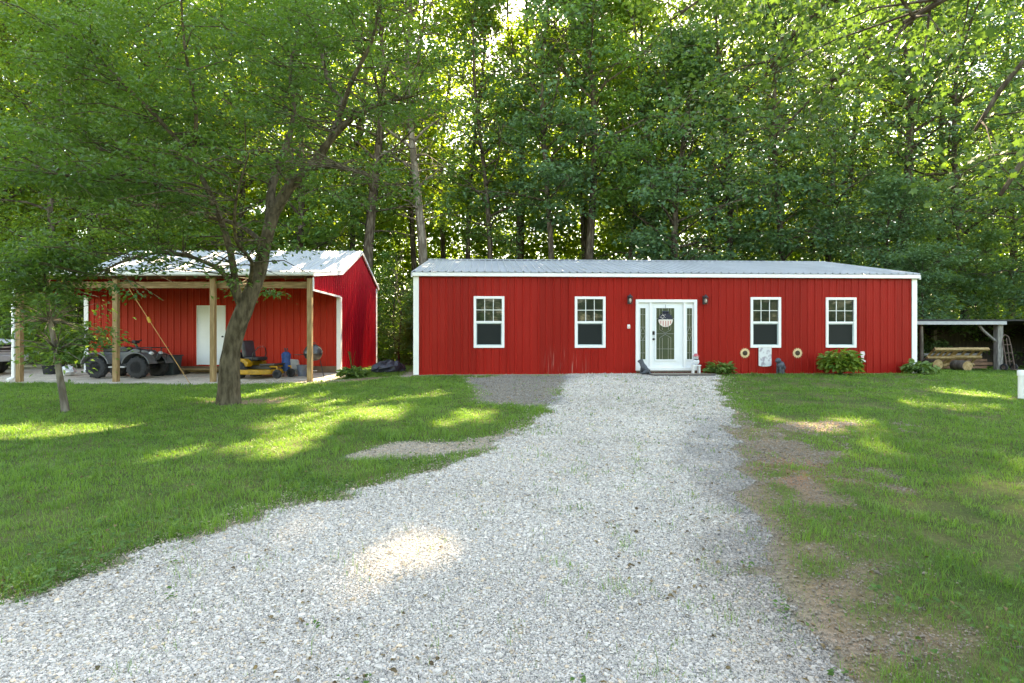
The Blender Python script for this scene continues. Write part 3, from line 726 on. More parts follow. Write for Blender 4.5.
# ------------------------------------------------------------------ the leaning yard tree in front of the shed
def px3(px, py, d):
    return Vector(((px - 512) * d / 569., d, 1.55 - (py - 341) * d / 569.))
def yard_tree():
    base = px3(228, 405, 11.86)
    e = root('yard_tree', tuple(base), 0, 'leaning forked yard tree with layered foliage, in front of the shed porch', 'tree')
    mb = MB(tuple(base))
    rr = random.Random(5); rs = np.random.RandomState(5)
    def limb(pts, r, n=8):
        P = [px3(*p) for p in pts]
        # smooth by midpoint insertion
        Q = [P[0]]; RR = [r[0]]
        for i in range(len(P) - 1):
            for f in (.33, .67, 1.0):
                p0 = P[max(i - 1, 0)]; p1 = P[i]; p2 = P[i + 1]; p3 = P[min(i + 2, len(P) - 1)]
                q = .5 * ((2 * p1) + (p2 - p0) * f + (2 * p0 - 5 * p1 + 4 * p2 - p3) * f * f + (3 * p1 - p0 - 3 * p2 + p3) * f ** 3)
                Q.append(q); RR.append((r[i] + (r[i + 1] - r[i]) * f) * rr.uniform(.95, 1.06))
        mb.tube(Q, RR, n)
        return Q, RR
    D = 11.86
    L = []
    limb([(228, 410, D), (229, 390, D), (230, 360, D), (236, 330, D), (248, 300, D), (259, 272, D), (266, 240, D - .1), (273, 214, D - .1)], [.27, .21, .185, .175, .165, .14, .125, .115], 12)
    L.append(limb([(272, 216, D), (290, 186, D - .1), (316, 160, D - .2), (330, 140, D - .3), (352, 118, D - .4), (380, 104, D - .6), (412, 96, D - .7)], [.13, .115, .10, .075, .055, .04, .02]))
    L.append(limb([(330, 140, D - .3), (342, 105, D + .2), (328, 80, D + .5), (318, 40, D + .8), (300, -10, D + 1.0)], [.07, .06, .05, .035, .02]))
    L.append(limb([(340, 116, D), (352, 80, D - .5), (372, 40, D - .8), (380, -5, D - 1)], [.05, .045, .03, .02]))
    L.append(limb([(270, 225, D), (272, 185, D + .3), (285, 150, D + .5), (294, 110, D + .6), (290, 70, D + .8), (300, 20, D + 1.0)], [.11, .09, .075, .05, .04, .02]))
    L.append(limb([(242, 312, D), (236, 285, D - .2), (230, 250, D - .4), (215, 205, D - .6), (192, 160, D - .9), (160, 120, D - 1.2), (120, 80, D - 1.5), (80, 40, D - 1.8)], [.085, .075, .065, .06, .05, .04, .028, .015]))
    L.append(limb([(190, 158, D - .9), (150, 160, D - .5), (105, 150, D - .2), (60, 130, D)], [.045, .035, .025, .012]))
    L.append(limb([(193, 160, D - .9), (196, 110, D - 1.4), (185, 50, D - 1.8), (180, -20, D - 2.2)], [.045, .035, .025, .012]))
    L.append(limb([(240, 306, D), (226, 276, D - .3), (206, 262, D - .6), (170, 252, D - .9), (130, 258, D - 1.2), (95, 275, D - 1.4)], [.06, .05, .04, .032, .022, .01]))
    L.append(limb([(266, 246, D), (240, 225, D + .5), (200, 215, D + 1.0), (150, 205, D + 1.5), (100, 205, D + 1.8)], [.06, .05, .04, .028, .012]))
    L.append(limb([(300, 172, D), (330, 166, D - .7), (360, 172, D - 1.2), (392, 185, D - 1.5)], [.045, .035, .022, .01]))
    L.append(limb([(248, 290, D), (252, 262, D - .6), (236, 240, D - 1.2), (236, 200, D - 1.8), (250, 150, D - 2.2)], [.05, .04, .03, .022, .01]))
    L.append(limb([(215, 205, D - .6), (180, 190, D - 1.5), (130, 180, D - 2.2), (70, 175, D - 2.6), (30, 170, D - 2.8)], [.04, .035, .028, .018, .008]))
    C = []; RC = []
    for Q, RR in L:
        n = len(Q)
        for i in range(3, n):
            cnt = 2 if i < n * .5 else 4
            for j in range(cnt):
                p = Q[i]
                a = rr.uniform(0, 2 * pi); ln = rr.uniform(.5, 1.7)
                d = Vector((cos(a) * 1.0 - .25, sin(a), rr.uniform(-.25, .45)))
                q = p + d * ln * .55 + Vector((0, 0, .08)); s = p + d * ln + Vector((0, 0, -.10 * ln))
                mb.tube([p, q, s], [min(RR[i] * .4, .018), .010, .004], 4, False)
                for f in (.45, .75, 1.0):
                    if rr.random() < .85:
                        C.append(p.lerp(s, f) + Vector((rr.gauss(0, .18), rr.gauss(0, .18), rr.gauss(0, .08)))); RC.append(rr.uniform(.28, .52))
    # sprays that fill the broad left half of the crown and hang over the shed's roof corner
    for k in range(330):
        px = rr.triangular(0, 330, 110); py = rr.uniform(-30, 250) if rr.random() < .8 else rr.uniform(-30, 120)
        if px > 255 and py > 60 and rr.random() < .65: continue
        if px > 110 and py > 205: continue
        C.append(px3(px, py, D + rr.uniform(-2.6, 2.2))); RC.append(rr.uniform(.3, .6))
    for k in range(34):
        px = rr.uniform(20, 175); py = rr.uniform(262, 292 if px > 110 else 318)
        C.append(px3(px, py, D + rr.uniform(-1.8, .2))); RC.append(rr.uniform(.22, .4))
    mb.build('trunk', BARK_FRONT, e, smooth=True)
    C = np.array([tuple(c) for c in C]); RC = np.array(RC)
    ppx = 512 + 569 * C[:, 0] / C[:, 1]; ppz = 341 - 569 * (C[:, 2] - 1.55) / C[:, 1]
    k_ = ~((ppx > 205) & (ppx < 400) & (ppz > 50) & (ppz < 300) & (C[:, 1] < D + .35) & (rs.rand(len(C)) < .8))      # the limbs stand clear on the open side of the crown
    k_ &= ~((ppx > 55) & (ppx < 235) & (ppz > 195) & (rs.rand(len(C)) < .5))      # sparse low sprays, so the shed roof shows through
    C, RC = C[k_], RC[k_]
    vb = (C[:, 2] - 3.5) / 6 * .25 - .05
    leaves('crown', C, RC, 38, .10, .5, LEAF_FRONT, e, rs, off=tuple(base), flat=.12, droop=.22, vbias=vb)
yard_tree()

def young_tree():
    base = px3(66, 412, 10.87)
    e = root('young_tree', tuple(base), 0, 'slender young tree with pale thin trunk on the lawn beside the shed', 'tree')
    mb = MB(tuple(base)); rr = random.Random(9); rs = np.random.RandomState(9)
    P = [px3(*p) for p in [(66, 414, 10.87), (63, 395, 10.87), (59, 372, 10.87), (56, 350, 10.87), (50, 320, 10.8), (46, 290, 10.7), (44, 262, 10.6)]]
    mb.tube(P, [.075, .062, .055, .05, .04, .028, .012], 8)
    C = []; RC = []
    for k in range(165):
        i = rr.randint(3, 6); p = P[i]
        a = rr.uniform(0, 2 * pi); ln = rr.uniform(.3, 1.0)
        s = p + Vector((cos(a) * ln, sin(a) * ln, rr.uniform(-.25, .5)))
        mb.tube([p, p.lerp(s, .5) + Vector((0, 0, .06)), s], [.012, .008, .003], 4, False)
        C.append(s); RC.append(rr.uniform(.2, .42)); C.append(p.lerp(s, .6)); RC.append(.25)
    mb.build('trunk', BARK_PALE, e, smooth=True)
    leaves('crown', np.array([tuple(c) for c in C]), np.array(RC), 38, .09, .55, LEAF[0], e, rs, off=tuple(base), flat=.25)
young_tree()

def near_tree():
    x, y = 8.2, 5.6
    z0 = g(x, y) - .05
    e = root('overhanging_tree', (x, y, z0), 0, 'big lobed-leaf tree overhead, its bright leafy branches hanging in above the right of the lawn', 'tree')
    mb = MB(); rr = random.Random(21); rs = np.random.RandomState(21)
    mb.tube([(0, 0, 0), (.02, 0, .5), (-.05, .1, 2.5), (-.1, .1, 5), (-.1, .2, 8), (0, .2, 11)], [.36, .28, .25, .22, .16, .06], 12)
    ends = []
    def W(px, py, d): return px3(px, py, d) - Vector((x, y, z0))
    limbs = [[(-.1, .1, 4.6), W(940, -60, 6.2), W(860, -20, 6.6), W(800, 25, 7.2), W(765, 75, 7.8)],
             [(-.1, .1, 5.0), W(900, -120, 7.5), W(800, -60, 8.0), W(720, -15, 8.6), W(670, 20, 9.2)],
             [(-.1, .1, 5.0), W(960, -40, 8), W(890, 30, 8.6), W(820, 90, 9.2), W(780, 130, 9.6)],
             [(-.1, .1, 3.9), W(1040, 40, 6.2), W(1000, 90, 6.3), W(975, 130, 6.4)],
             [(-.1, .1, 3.6), W(1060, 110, 5.4), W(1030, 150, 5.4), W(1000, 195, 5.5)],
             [(-.1, .1, 4.2), W(1000, -30, 4.6), W(950, -5, 4.5), W(905, 22, 4.6)],
             [(-.1, .1, 6.0), (-2, -1, 7.2), (-4.5, -2, 8), (-7, -2.6, 8.4)],
             [(-.1, .1, 6.0), (-1.5, 2, 7.6), (-4, 3.5, 8.8), (-6.5, 4.2, 9.2)],
             [(-.1, .1, 6.0), (1.5, 2, 7.6), (3, 4, 8.8)], [(-.1, .1, 6.0), (2, -2, 7.6), (4, -3.5, 8.8)], [(-.1, .1, 7.0), (-2.2, .4, 8.6), (-4.6, .6, 10.5)]]
    C = []; RC = []
    for li, l in enumerate(limbs):
        l = [Vector(p) for p in l]
        n = len(l)
        mb.tube(l, [.045 * (1 - i / n) + .007 for i in range(n)], 6)
        for i in range(1, n):
            for j in range(13 if li < 3 else 4 if li == 3 else 2 if li == 4 else 7 if li == 5 else 22):  # limbs out of view leafed thickly to shade the near lawn
                p = l[i - 1].lerp(l[i], rr.random())
                if i == 1 and rr.random() < .6: continue
                sp = .65 if li < 6 else 1.0
                s = p + Vector((rr.gauss(0, sp), rr.gauss(0, sp), rr.gauss(-.18, sp * .45)))
                mb.tube([p, p.lerp(s, .5) + Vector((0, 0, .08)), s], [.012, .007, .003], 4, False)
                C.append(s); RC.append(rr.uniform(.22, .42))
    mb.build('trunk', BARK, e, smooth=True)
    C = np.array([(c.x + x, c.y + y, c.z + z0) for c in C])
    leaves('crown', C, np.array(RC), 52, .064, .95, LEAF_NEAR, e, rs, off=(x, y, z0), flat=.45, droop=.5, up=.7, shape=LOBED)
near_tree()

# ------------------------------------------------------------------ ribbed steel sheets
PITCH = .2286
def rib_profile(u0, u1):
    """breakpoints (u, height) of the rib profile between u0 and u1"""
    pts = []
    k0 = math.floor(u0 / PITCH) - 1; k1 = math.ceil(u1 / PITCH) + 1
    for k in range(k0, k1 + 1):
        c = k * PITCH
        pts += [(c - .032, 0), (c - .012, .027), (c + .012, .027), (c + .032, 0), (c + .076, 0), (c + .082, .004), (c + .090, .004), (c + .096, 0), (c + .138, 0), (c + .144, .004), (c + .152, .004), (c + .158, 0)]
    pts.sort()
    def h(u):
        for a, b in zip(pts, pts[1:]):
            if a[0] <= u <= b[0]: return a[1] + (b[1] - a[1]) * (u - a[0]) / (b[0] - a[0] + 1e-9)
        return 0
    return [(u0, h(u0))] + [p for p in pts if u0 + 1e-4 < p[0] < u1 - 1e-4] + [(u1, h(u1))]
def sheet(mb, u0, u1, bot, top, frame):
    """ribbed sheet; bot/top: function of u giving the second coordinate; frame(u, v, h) -> point"""
    P = rib_profile(u0, u1)
    vs = []; fs = []
    for u, h in P:
        vs += [frame(u, bot(u), h), frame(u, top(u), h)]
    for i in range(len(P) - 1):
        fs.append((2 * i, 2 * i + 2, 2 * i + 3, 2 * i + 1))
    mb.add(vs, fs)
def const(c): return lambda u: c
def wall_with_openings(mb, u0, u1, z0, z1, ops, frame):
    ops = sorted(ops); u = u0
    for a, b, za, zb in ops:
        sheet(mb, u, a, const(z0), const(z1), frame)
        if za > z0: sheet(mb, a, b, const(z0), const(za), frame)
        if zb < z1: sheet(mb, a, b, const(zb), const(z1), frame)
        u = b
    sheet(mb, u, u1, const(z0), const(z1), frame)

# ------------------------------------------------------------------ red house
HZ = .55
house = root('red_house', (HX, HY, HZ), HT, 'long low red ribbed metal house with white trim and a pale metal roof', 'house')
HL, HD = 15.24, 9.6
WIN = [(1.739, 2.629), (4.752, 5.656), (10.10, 11.02), (12.44, 13.37)]
WZ0, WZ1 = 1.372 - HZ, 2.882 - HZ
DU0, DU1, DZ0, DZ1 = 6.579, 8.439, .68 - HZ, 2.811 - HZ
ZT = 3.48 - HZ
mb = MB()
ops = [(a, b, WZ0, WZ1) for a, b in WIN] + [(DU0, DU1, DZ0, DZ1)]
wall_with_openings(mb, .0, HL, .04, ZT, ops, lambda u, v, h: (u, -h, v))
sheet(mb, 0, HL, const(.04), const(ZT), lambda u, v, h: (u, HD + h, v))
rz = lambda u: ZT + (1 - abs(u - HD / 2) / (HD / 2)) * 1.03
sheet(mb, 0, HD / 2, const(.04), rz, lambda u, v, h: (-h, u, v)); sheet(mb, HD / 2, HD, const(.04), rz, lambda u, v, h: (-h, u, v))
sheet(mb, 0, HD / 2, const(.04), rz, lambda u, v, h: (HL + h, u, v)); sheet(mb, HD / 2, HD, const(.04), rz, lambda u, v, h: (HL + h, u, v))
mb.build('wall', RED, house)
mb = MB().b2((-.01, .06, -.3), (HL + .01, HD - .01, .035))
mb.build('foundation', mat('concrete', (.38, .37, .35), .9, 0, .15, 5, .4, 30), house)
# roof: a ribbed skin on a thin slab each side
mb = MB()
for sgn in (0, 1):
    ya, yb = (-.12, HD / 2) if sgn == 0 else (HD + .12, HD / 2)
    za, zb = 3.585 - HZ, 4.64 - HZ
    mb.add([(-.09, ya, za - .05), (HL + .09, ya, za - .05), (HL + .09, yb, zb - .05), (-.09, yb, zb - .05), (-.09, ya, za), (HL + .09, ya, za), (HL + .09, yb, zb), (-.09, yb, zb)],
           [(0, 1, 2, 3), (4, 5, 6, 7), (0, 1, 5, 4), (1, 2, 6, 5), (3, 2, 6, 7), (0, 3, 7, 4)])
    sheet(mb, -.1, HL + .1, const(0), const(1), lambda u, v, h: (u, ya + (yb - ya) * v - (.02 if sgn == 0 else -.02) * (1 - v), za + (zb - za) * v + .006 + h * 1.3))
roof = mb.build('roof', ROOF, house)
mb = MB()
mb.prism([(HD / 2 - .16, 4.64 - HZ + .0), (HD / 2, 4.64 - HZ + .05), (HD / 2 + .16, 4.64 - HZ + .0), (HD / 2, 4.64 - HZ + .035)], 'x', -.1, HL + .1)
mb.build('ridge_cap', ROOF, roof)
mb = MB()
mb.b2((-.1, -.13, 3.475 - HZ), (HL + .1, -.035, 3.57 - HZ))
for xx in (-.1, HL + .06):
    for ya, yb in ((-.13, HD / 2), (HD + .13, HD / 2)):
        mb.add([(xx, ya, 3.44 - HZ), (xx + .04, ya, 3.44 - HZ), (xx + .04, yb, 4.5 - HZ), (xx, yb, 4.5 - HZ), (xx, ya, 3.57 - HZ), (xx + .04, ya, 3.57 - HZ), (xx + .04, yb, 4.62 - HZ), (xx, yb, 4.62 - HZ)],
               [(0, 1, 2, 3), (4, 5, 6, 7), (0, 1, 5, 4), (1, 2, 6, 5), (2, 3, 7, 6), (3, 0, 4, 7)])
mb.build('eave_trim', WHITE, house)
for xx, s in ((0, 1), (HL, -1)):
    mb = MB(); mb.b2((xx - s * .045, -.045, .02), (xx + s * .115, -.022, 3.47 - HZ)); mb.b2((xx - s * .045, -.02, .02), (xx - s * .022, .12, 3.47 - HZ))
    mb.build('corner_trim', WHITE, house)
mb = MB().b2((.12, -.028, .0), (DU0 - .01, -.02, .05)); mb.b2((DU1 + .01, -.028, .0), (HL - .12, -.02, .05)); mb.build('base_trim', RED, house)

def bar_frame(mb, u0, u1, z0, z1, w, y0, y1):
    mb.b2((u0, y0, z0), (u0 + w, y1, z1)); mb.b2((u1 - w, y0, z0), (u1, y1, z1))
    mb.b2((u0 + w, y0, z0), (u1 - w, y1, z0 + w)); mb.b2((u0 + w, y0, z1 - w), (u1 - w, y1, z1))
for a, b in WIN:
    zm = (WZ0 + WZ1) / 2
    mb = MB(); bar_frame(mb, a - .01, b + .01, WZ0 - .01, WZ1 + .01, .075, -.045, .05)
    mb.b2((a + .065, -.022, zm - .03), (b - .065, .04, zm + .03))
    fr = mb.build('window', WHITE, house, bevel=.004)
    mb = MB().b2((a + .05, .012, zm + .02), (b - .05, .02, WZ1 - .05)); mb.build('pane', GLASS, fr)
    mb = MB().b2((a + .05, .022, WZ0 + .05), (b - .05, .03, zm)); mb.build('screen', SCREEN, fr)
    mb = MB()
    w3 = (b - a - .13) / 3
    for k in (1, 2): mb.b2((a + .065 + k * w3 - .009, -.002, zm + .03), (a + .065 + k * w3 + .009, .01, WZ1 - .065))
    zz = (zm + .03 + WZ1 - .065) / 2
    mb.b2((a + .065, -.004, zz - .009), (b - .065, -.0025, zz + .009))
    mb.build('muntin', WHITE, fr)
    mb = MB(); bar_frame(mb, a + .066, b - .066, WZ0 + .066, zm - .031, .022, -.004, .03); mb.build('sash', mat('sash_teal_grey', (.42, .52, .53), .5) if a < 2 else bpy.data.materials['sash_teal_grey'], fr)
# entry: frame, two sidelights, door
mb = MB(); bar_frame(mb, DU0, DU1, DZ0, DZ1, .09, -.06, .06)
mb.b2((7.0, -.045, DZ0 + .09), (7.075, .05, DZ1 - .09)); mb.b2((8.03, -.045, DZ0 + .09), (8.105, .05, DZ1 - .09))
mb.build('door_frame', WHITE, house, bevel=.004)
LEADED = glass_mat('leaded_glass', (.055, .07, .045), .12)
LEAD = mat('lead_came', (.30, .31, .30), .4, .5)
def lights(u0, u1, z0, z1, parent, pieces):
    mb = MB().b2((u0, -.012, z0), (u1, -.004, z1)); p = mb.build('pane', LEADED, parent)
    mb = MB()
    cu, cz = (u0 + u1) / 2, (z0 + z1) / 2
    def line(a, b): mb.tube([(a[0], -.014, a[1]), (b[0], -.014, b[1])], .006, 4)
    if pieces:
        for du in (-.17, -.09, .09, .17): line((cu + du, z0), (cu + du, cz - .12)); line((cu + du, cz + .12), (cu + du, z1))
        line((u0, z0 + .32), (u1, z0 + .32)); line((u0, z1 - .32), (u1, z1 - .32))
        line((cu - .17, cz - .12), (cu, cz - .02)); line((cu + .17, cz - .12), (cu, cz - .02)); line((cu - .17, cz + .12), (cu, cz + .02)); line((cu + .17, cz + .12), (cu, cz + .02)); line((u0, cz), (u1, cz))
    else:
        for zz in (z0 + .2, cz - .2, cz, cz + .2, z1 - .2): line((u0, zz), (u1, zz))
        line((cu, z0), (cu, cz - .2)); line((cu, cz + .2), (cu, z1))
        line((u0, cz), (cu, cz + .2)); line((u1, cz), (cu, cz + .2)); line((u0, cz), (cu, cz - .2)); line((u1, cz), (cu, cz - .2))
    mb.build('lead_came', LEAD, parent)
for a, b, ga, gb in ((DU0 + .09, 7.0, 6.716, 6.883), (8.105, DU1 - .09, 8.056 + .08, 8.224 + .08)):
    mb = MB(); mb.b2((a, .0, DZ0 + .09), (b, .04, DZ1 - .09)); bar_frame(mb, ga - .025, gb + .025, 1.008 - HZ - .025, 2.558 - HZ + .025, .03, -.02, .005)
    s = mb.build('sidelight', WHITE_DOOR, house, bevel=.003)
    lights(ga, gb, 1.008 - HZ, 2.558 - HZ, s, False)
mb = MB(); mb.b2((7.08, -.0, DZ0 + .05), (8.025, .045, DZ1 - .095)); bar_frame(mb, 7.202 - .04, 7.76 + .04, 1.008 - HZ - .04, 2.558 - HZ + .04, .045, -.022, .005)
door = mb.build('door', WHITE_DOOR, house, bevel=.003)
lights(7.202, 7.76, 1.008 - HZ, 2.558 - HZ, door, True)
mb = MB(); mb.lathe([(.0, -.03), (.034, -.03), (.034, 0)], (7.125, -.0, 1.81 - HZ), 14, 'y'); mb.b2((7.095, -.03, 1.75 - HZ), (7.155, 0, 1.86 - HZ)); mb.build('deadbolt', BLACK, door)
mb = MB(); mb.lathe([(.0, -.07), (.026, -.066), (.034, -.05), (.02, -.03), (.018, -.02), (.034, -.012), (.034, 0)], (7.125, 0, 1.62 - HZ), 14, 'y'); mb.build('door_knob', BLACK, door, smooth=True)
mb = MB().b2((DU0 + .02, -.10, DZ0 - .05), (DU1 - .02, .05, DZ0 - .004)); mb.build('threshold', mat('threshold_brown', (.12, .08, .06), .6), house)

def hp(u, v, z):
    """house coordinates -> world (z absolute)"""
    return (HX + u * cos(HT) - v * sin(HT), HY + u * sin(HT) + v * cos(HT), z)
# wall lanterns
def lantern():
    e = root('wall_lantern', hp(6.382, -.02, 2.80), HT, 'small black wall lantern on the red wall, over the doorbell button', 'lantern', 'lanterns flanking the front door')
    mb = MB(); mb.box((0, .0, 0), (.10, .02, .26)); mb.tube([(0, -.01, .06), (0, -.07, .13), (0, -.12, .12)], .010, 6); mb.build('bracket', BLACK, e)
    mb = MB(); mb.lathe([(.005, .17), (.018, .15), (.085, .075), (.085, .06)], (0, -.12, 0), 6); mb.lathe([(.06, -.13), (.065, -.115), (.02, -.15)][:2], (0, -.12, 0), 6)
    for k in range(6):
        a = pi / 3 * k; mb.tube([(.06 * cos(a), -.12 + .06 * sin(a), -.12), (.078 * cos(a), -.12 + .078 * sin(a), .065)], .006, 4)
    mb.build('cage', BLACK, e)
    m, t, b = nodes('lamp_glass'); b.inputs['Base Color'].default_value = (.55, .52, .46, 1); b.inputs['Roughness'].default_value = .15
    mb = MB(); mb.sphere((0, -.12, -.03), (.038, .038, .075), 12, 8); mb.build('bulb', m, e, smooth=True)
    return e
ln = lantern()
l2 = copy_tree(ln); l2.location = hp(8.669, -.02, 2.80)
l2['label'] = 'small black wall lantern on the red wall, on the potted-plant side of the door'
l2['label'] = 'small black wall lantern on the red wall, above the hosta beside the door'
mb = MB(); mb.box((0, -.01, 0), (.085, .022, .12)); 
e = root('doorbell', hp(6.367, -.02, 2.0), HT, 'white doorbell button on the red wall beside the front door', 'doorbell')
mb.build('housing', WHITE, e, bevel=.006); mb = MB().lathe([(0, -.032), (.02, -.03), (.022, -.02)], (0, 0, -.02), 12, 'y'); mb.build('button', mat('bell_orange', (.7, .25, .12), .4), e)  # button is a plain orange colour, without emission

# round half-and-half door hanger
e = root('door_hanger', hp(7.48, -.045, 2.20), HT, 'round door hanger, dark starry upper half over red-striped white lower half', 'door hanger')
NAVY = mat('navy_paint', (.012, .016, .035), .7, 0, .4, 20); CREAM = mat('cream_paint', (.68, .62, .58), .7); PINKR = mat('faded_red_paint', (.50, .16, .15), .7)
def halfdisc(r, y0, y1, a0, a1, n=18):
    return [(r * cos(a0 + (a1 - a0) * i / n), r * sin(a0 + (a1 - a0) * i / n)) for i in range(n + 1)]
mb = MB(); mb.prism(halfdisc(.215, 0, 0, 0, pi), 'y', -.012, .012); mb.build('upper_half', NAVY, e)
mb = MB(); mb.prism(halfdisc(.215, 0, 0, pi, 2 * pi), 'y', -.012, .012); mb.build('lower_half', CREAM, e)
for k in range(5):
    xk = -.15 + .075 * k; h = math.sqrt(.20 ** 2 - max(abs(xk - .013), abs(xk + .013)) ** 2)
    MB().b2((xk - .013, -.016, -h), (xk + .013, -.0125, -.03)).build('stripe', PINKR, e)
mb = MB()
for k in range(16):
    a = R.uniform(.15, pi - .15); r_ = R.uniform(.05, .19)
    star = [((.016 if i % 2 else .007) * cos(i * pi / 5) + r_ * cos(a), (.016 if i % 2 else .007) * sin(i * pi / 5) + r_ * sin(a)) for i in range(10)]
    mb.prism(star, 'y', -.016, -.0125)
mb.build('stars', CREAM, e)
MB().b2((-.215, -.018, -.025), (.215, -.0125, .012)).build('band', CREAM, e)
mb = MB()
for sx in (-1, 1):
    mb.sphere((sx * .055, -.02, .235), (.055, .02, .035), 10, 6)
mb.sphere((0, -.025, .23), (.02, .02, .02), 8, 6); mb.build('bow', NAVY, e, smooth=True)
MB().tube([(-.0, 0, .21), (0, .005, .46)], .005, 5).build('hanging_cord', BLACK, e)

# sunflower wall plaques
def sunflower():
    e = root('sunflower_plaque', hp(9.915, -.025, 1.20), HT, 'cream sunflower plaque with dark centre, on the wall nearer the front door', 'wall ornament', 'sunflower plaques under the window')
    mb = MB()
    for ring, (n, r0, r1, w_, y_) in enumerate(((14, .05, .165, .034, -.006), (14, .05, .15, .03, -.014))):
        for k in range(n):
            a = 2 * pi * (k + .5 * ring) / n; d = Vector((cos(a), 0, sin(a))); q = Vector((-sin(a), 0, cos(a)))
            P = [d * r0 - q * w_ * .4, d * (r0 + r1) / 2 - q * w_ / 1.6, d * r1, d * (r0 + r1) / 2 + q * w_ / 1.6, d * r0 + q * w_ * .4]
            vs = [p + Vector((0, y_, 0)) for p in P] + [p + Vector((0, y_ + .005, 0)) for p in P]
            mb.add(vs, [(0, 1, 2, 3, 4), (9, 8, 7, 6, 5)] + [(i, (i + 1) % 5, 5 + (i + 1) % 5, 5 + i) for i in range(5)])
    mb.build('petals', mat('petal_cream', (.72, .52, .30), .6, 0, .2, 20), e)
    mb = MB().lathe([(.0, -.045), (.05, -.038), (.075, -.022), (.078, 0)], (0, 0, 0), 18, 'y'); mb.build('centre', mat('seed_brown', (.06, .04, .025), .9, 0, .4, 60, .6, 90), e, smooth=True)
    return e
s1 = sunflower(); s2 = copy_tree(s1); s2.location = hp(11.542, -.025, 1.20); s2['label'] = 'cream sunflower plaque with dark centre, between the white wall sign and the shrub'
# white cloth sign under the third window
e = root('garden_flag', hp(10.533, -.03, 1.10), HT, 'white garden flag with blotchy grey and pink print under a window', 'flag')
mb = MB()
for i in range(9):
    pass
nx_, nz_ = 8, 10
vs = []
for layer in (0, .004):
    for j in range(nz_ + 1):
        for i in range(nx_ + 1):
            u = -.2 + .4 * i / nx_; v = .27 - .58 * j / nz_ + (.03 * (abs(i - nx_ / 2) / (nx_ / 2)) ** 2 if j == nz_ else 0)
            vs.append((u, -.012 - .01 * sin(i * 1.3) * j / nz_ + layer, v))
n1_ = (nx_ + 1) * (nz_ + 1)
fs = []
for j in range(nz_):
    for i in range(nx_):
        a = j * (nx_ + 1) + i; q = (a, a + 1, a + nx_ + 2, a + nx_ + 1); fs += [q, tuple(x + n1_ for x in q[::-1])]
mb.add(vs, fs)
fm = mat('flag_print', (.62, .64, .66), .8, 0, .1, 7, 0, 40, .2, (1, 1, 1), (.36, .33, .38), (.50, .60))
mb.build('cloth', fm, e, smooth=True)
MB().tube([(-.22, -.01, .28), (.22, -.01, .28)], .007, 6).build('rod', BLACK, e)
# dark hose spigot cover / crouching ornament
gx, gy, _ = hp(10.86, -.30, 0); gzz = g(gx, gy)
e = root('garden_figure', (gx, gy, gzz), HT + .4, 'small dark slate crouching garden figure below the garden flag', 'ornament')
mb = MB(); mb.sphere((.02, 0, .26), (.13, .11, .13), 14, 9); mb.sphere((-.08, 0, .40), (.085, .08, .085), 14, 9); mb.sphere((-.15, 0, .385), (.04, .035, .03), 10, 6); mb.sphere((.11, 0, .19), (.09, .09, .09), 12, 8)
mb.build('body', mat('slate_paint', (.05, .06, .08), .5, 0, .3, 12), e, smooth=True)
for s in (-1, 1): MB().tube([(-.04, s * .05, .22), (-.06, s * .055, .1), (-.05, s * .05, .0)], [.035, .025, .03], 8).build('leg', bpy.data.materials['slate_paint'], e, smooth=True)
MB().lathe([(0, 0), (.11, 0), (.10, .12), (.06, .17), (0, .18)], (.04, 0, 0), 14).build('base', BLACK, e, smooth=True)
# small white ornament right of the shrub
e = root('hook_plaque', hp(13.56, -.03, 1.09), HT, 'tiny white wall ornament with pink spots, low on the wall past the shrub', 'wall ornament')
mb = MB(); mb.prism([(-.08, -.17), (.10, -.17), (.10, -.12), (.04, -.10), (.05, .02), (.08, .06), (.06, .16), (-.05, .16), (-.06, .05), (-.03, 0), (-.04, -.1), (-.08, -.12)], 'y', -.02, .01)
mb.build('plate', mat('pink_white', (.75, .72, .72), .6, 0, .1, 14, 0, 40, .3, (1, 1, 1), (.65, .35, .38)), e)
# door mat, dog statue, planter with figure
mx_, my_, _ = hp(7.75, -.52, 0)
gm = g(mx_, my_) + .012
e = root('door_mat', (mx_, my_, gm), HT, 'wide brown door mat on the gravel before the front door', 'door mat')
mb = MB().box((0, 0, .022), (1.75, .70, .03)); mb.build('pile', mat('coir', (.24, .19, .14), .95, 0, .3, 30, .6, 120), e, bevel=.008)
mb = MB(); bar_frame(mb, -.90, .90, -.37, .37, .05, 0, 0); mb = MB()
for a, b in (((-.91, -.39, 0), (.91, -.352, .036)), ((-.91, .352, 0), (.91, .39, .036)), ((-.91, -.35, 0), (-.877, .35, .036)), ((.877, -.35, 0), (.91, .35, .036))): mb.b2(a, b)
mb.build('border', mat('mat_border', (.09, .085, .085), .9), e)
dx_, dy_, _ = hp(6.78, -.36, 0)
e = root('dog_statue', (dx_, dy_, g(dx_, dy_) + .01), HT + 2.6, 'small dark grey sitting dog statue beside the front door', 'statue')
mb = MB()
skin = bpy.data.meshes.new('body')
vs = [(0, 0, .10), (.02, 0, .17), (.06, 0, .25), (.10, 0, .32), (.12, 0, .39), (.19, 0, .385), (.235, 0, .375), (-.05, .07, .10), (.03, .09, .05), (.10, .09, .025), (-.05, -.07, .10), (.03, -.09, .05), (.10, -.09, .025),
      (.10, .045, .22), (.115, .05, .12), (.13, .05, .02), (.10, -.045, .22), (.115, -.05, .12), (.13, -.05, .02), (-.12, 0, .05), (-.19, .02, .03), (.10, .04, .45), (.10, -.04, .45)]
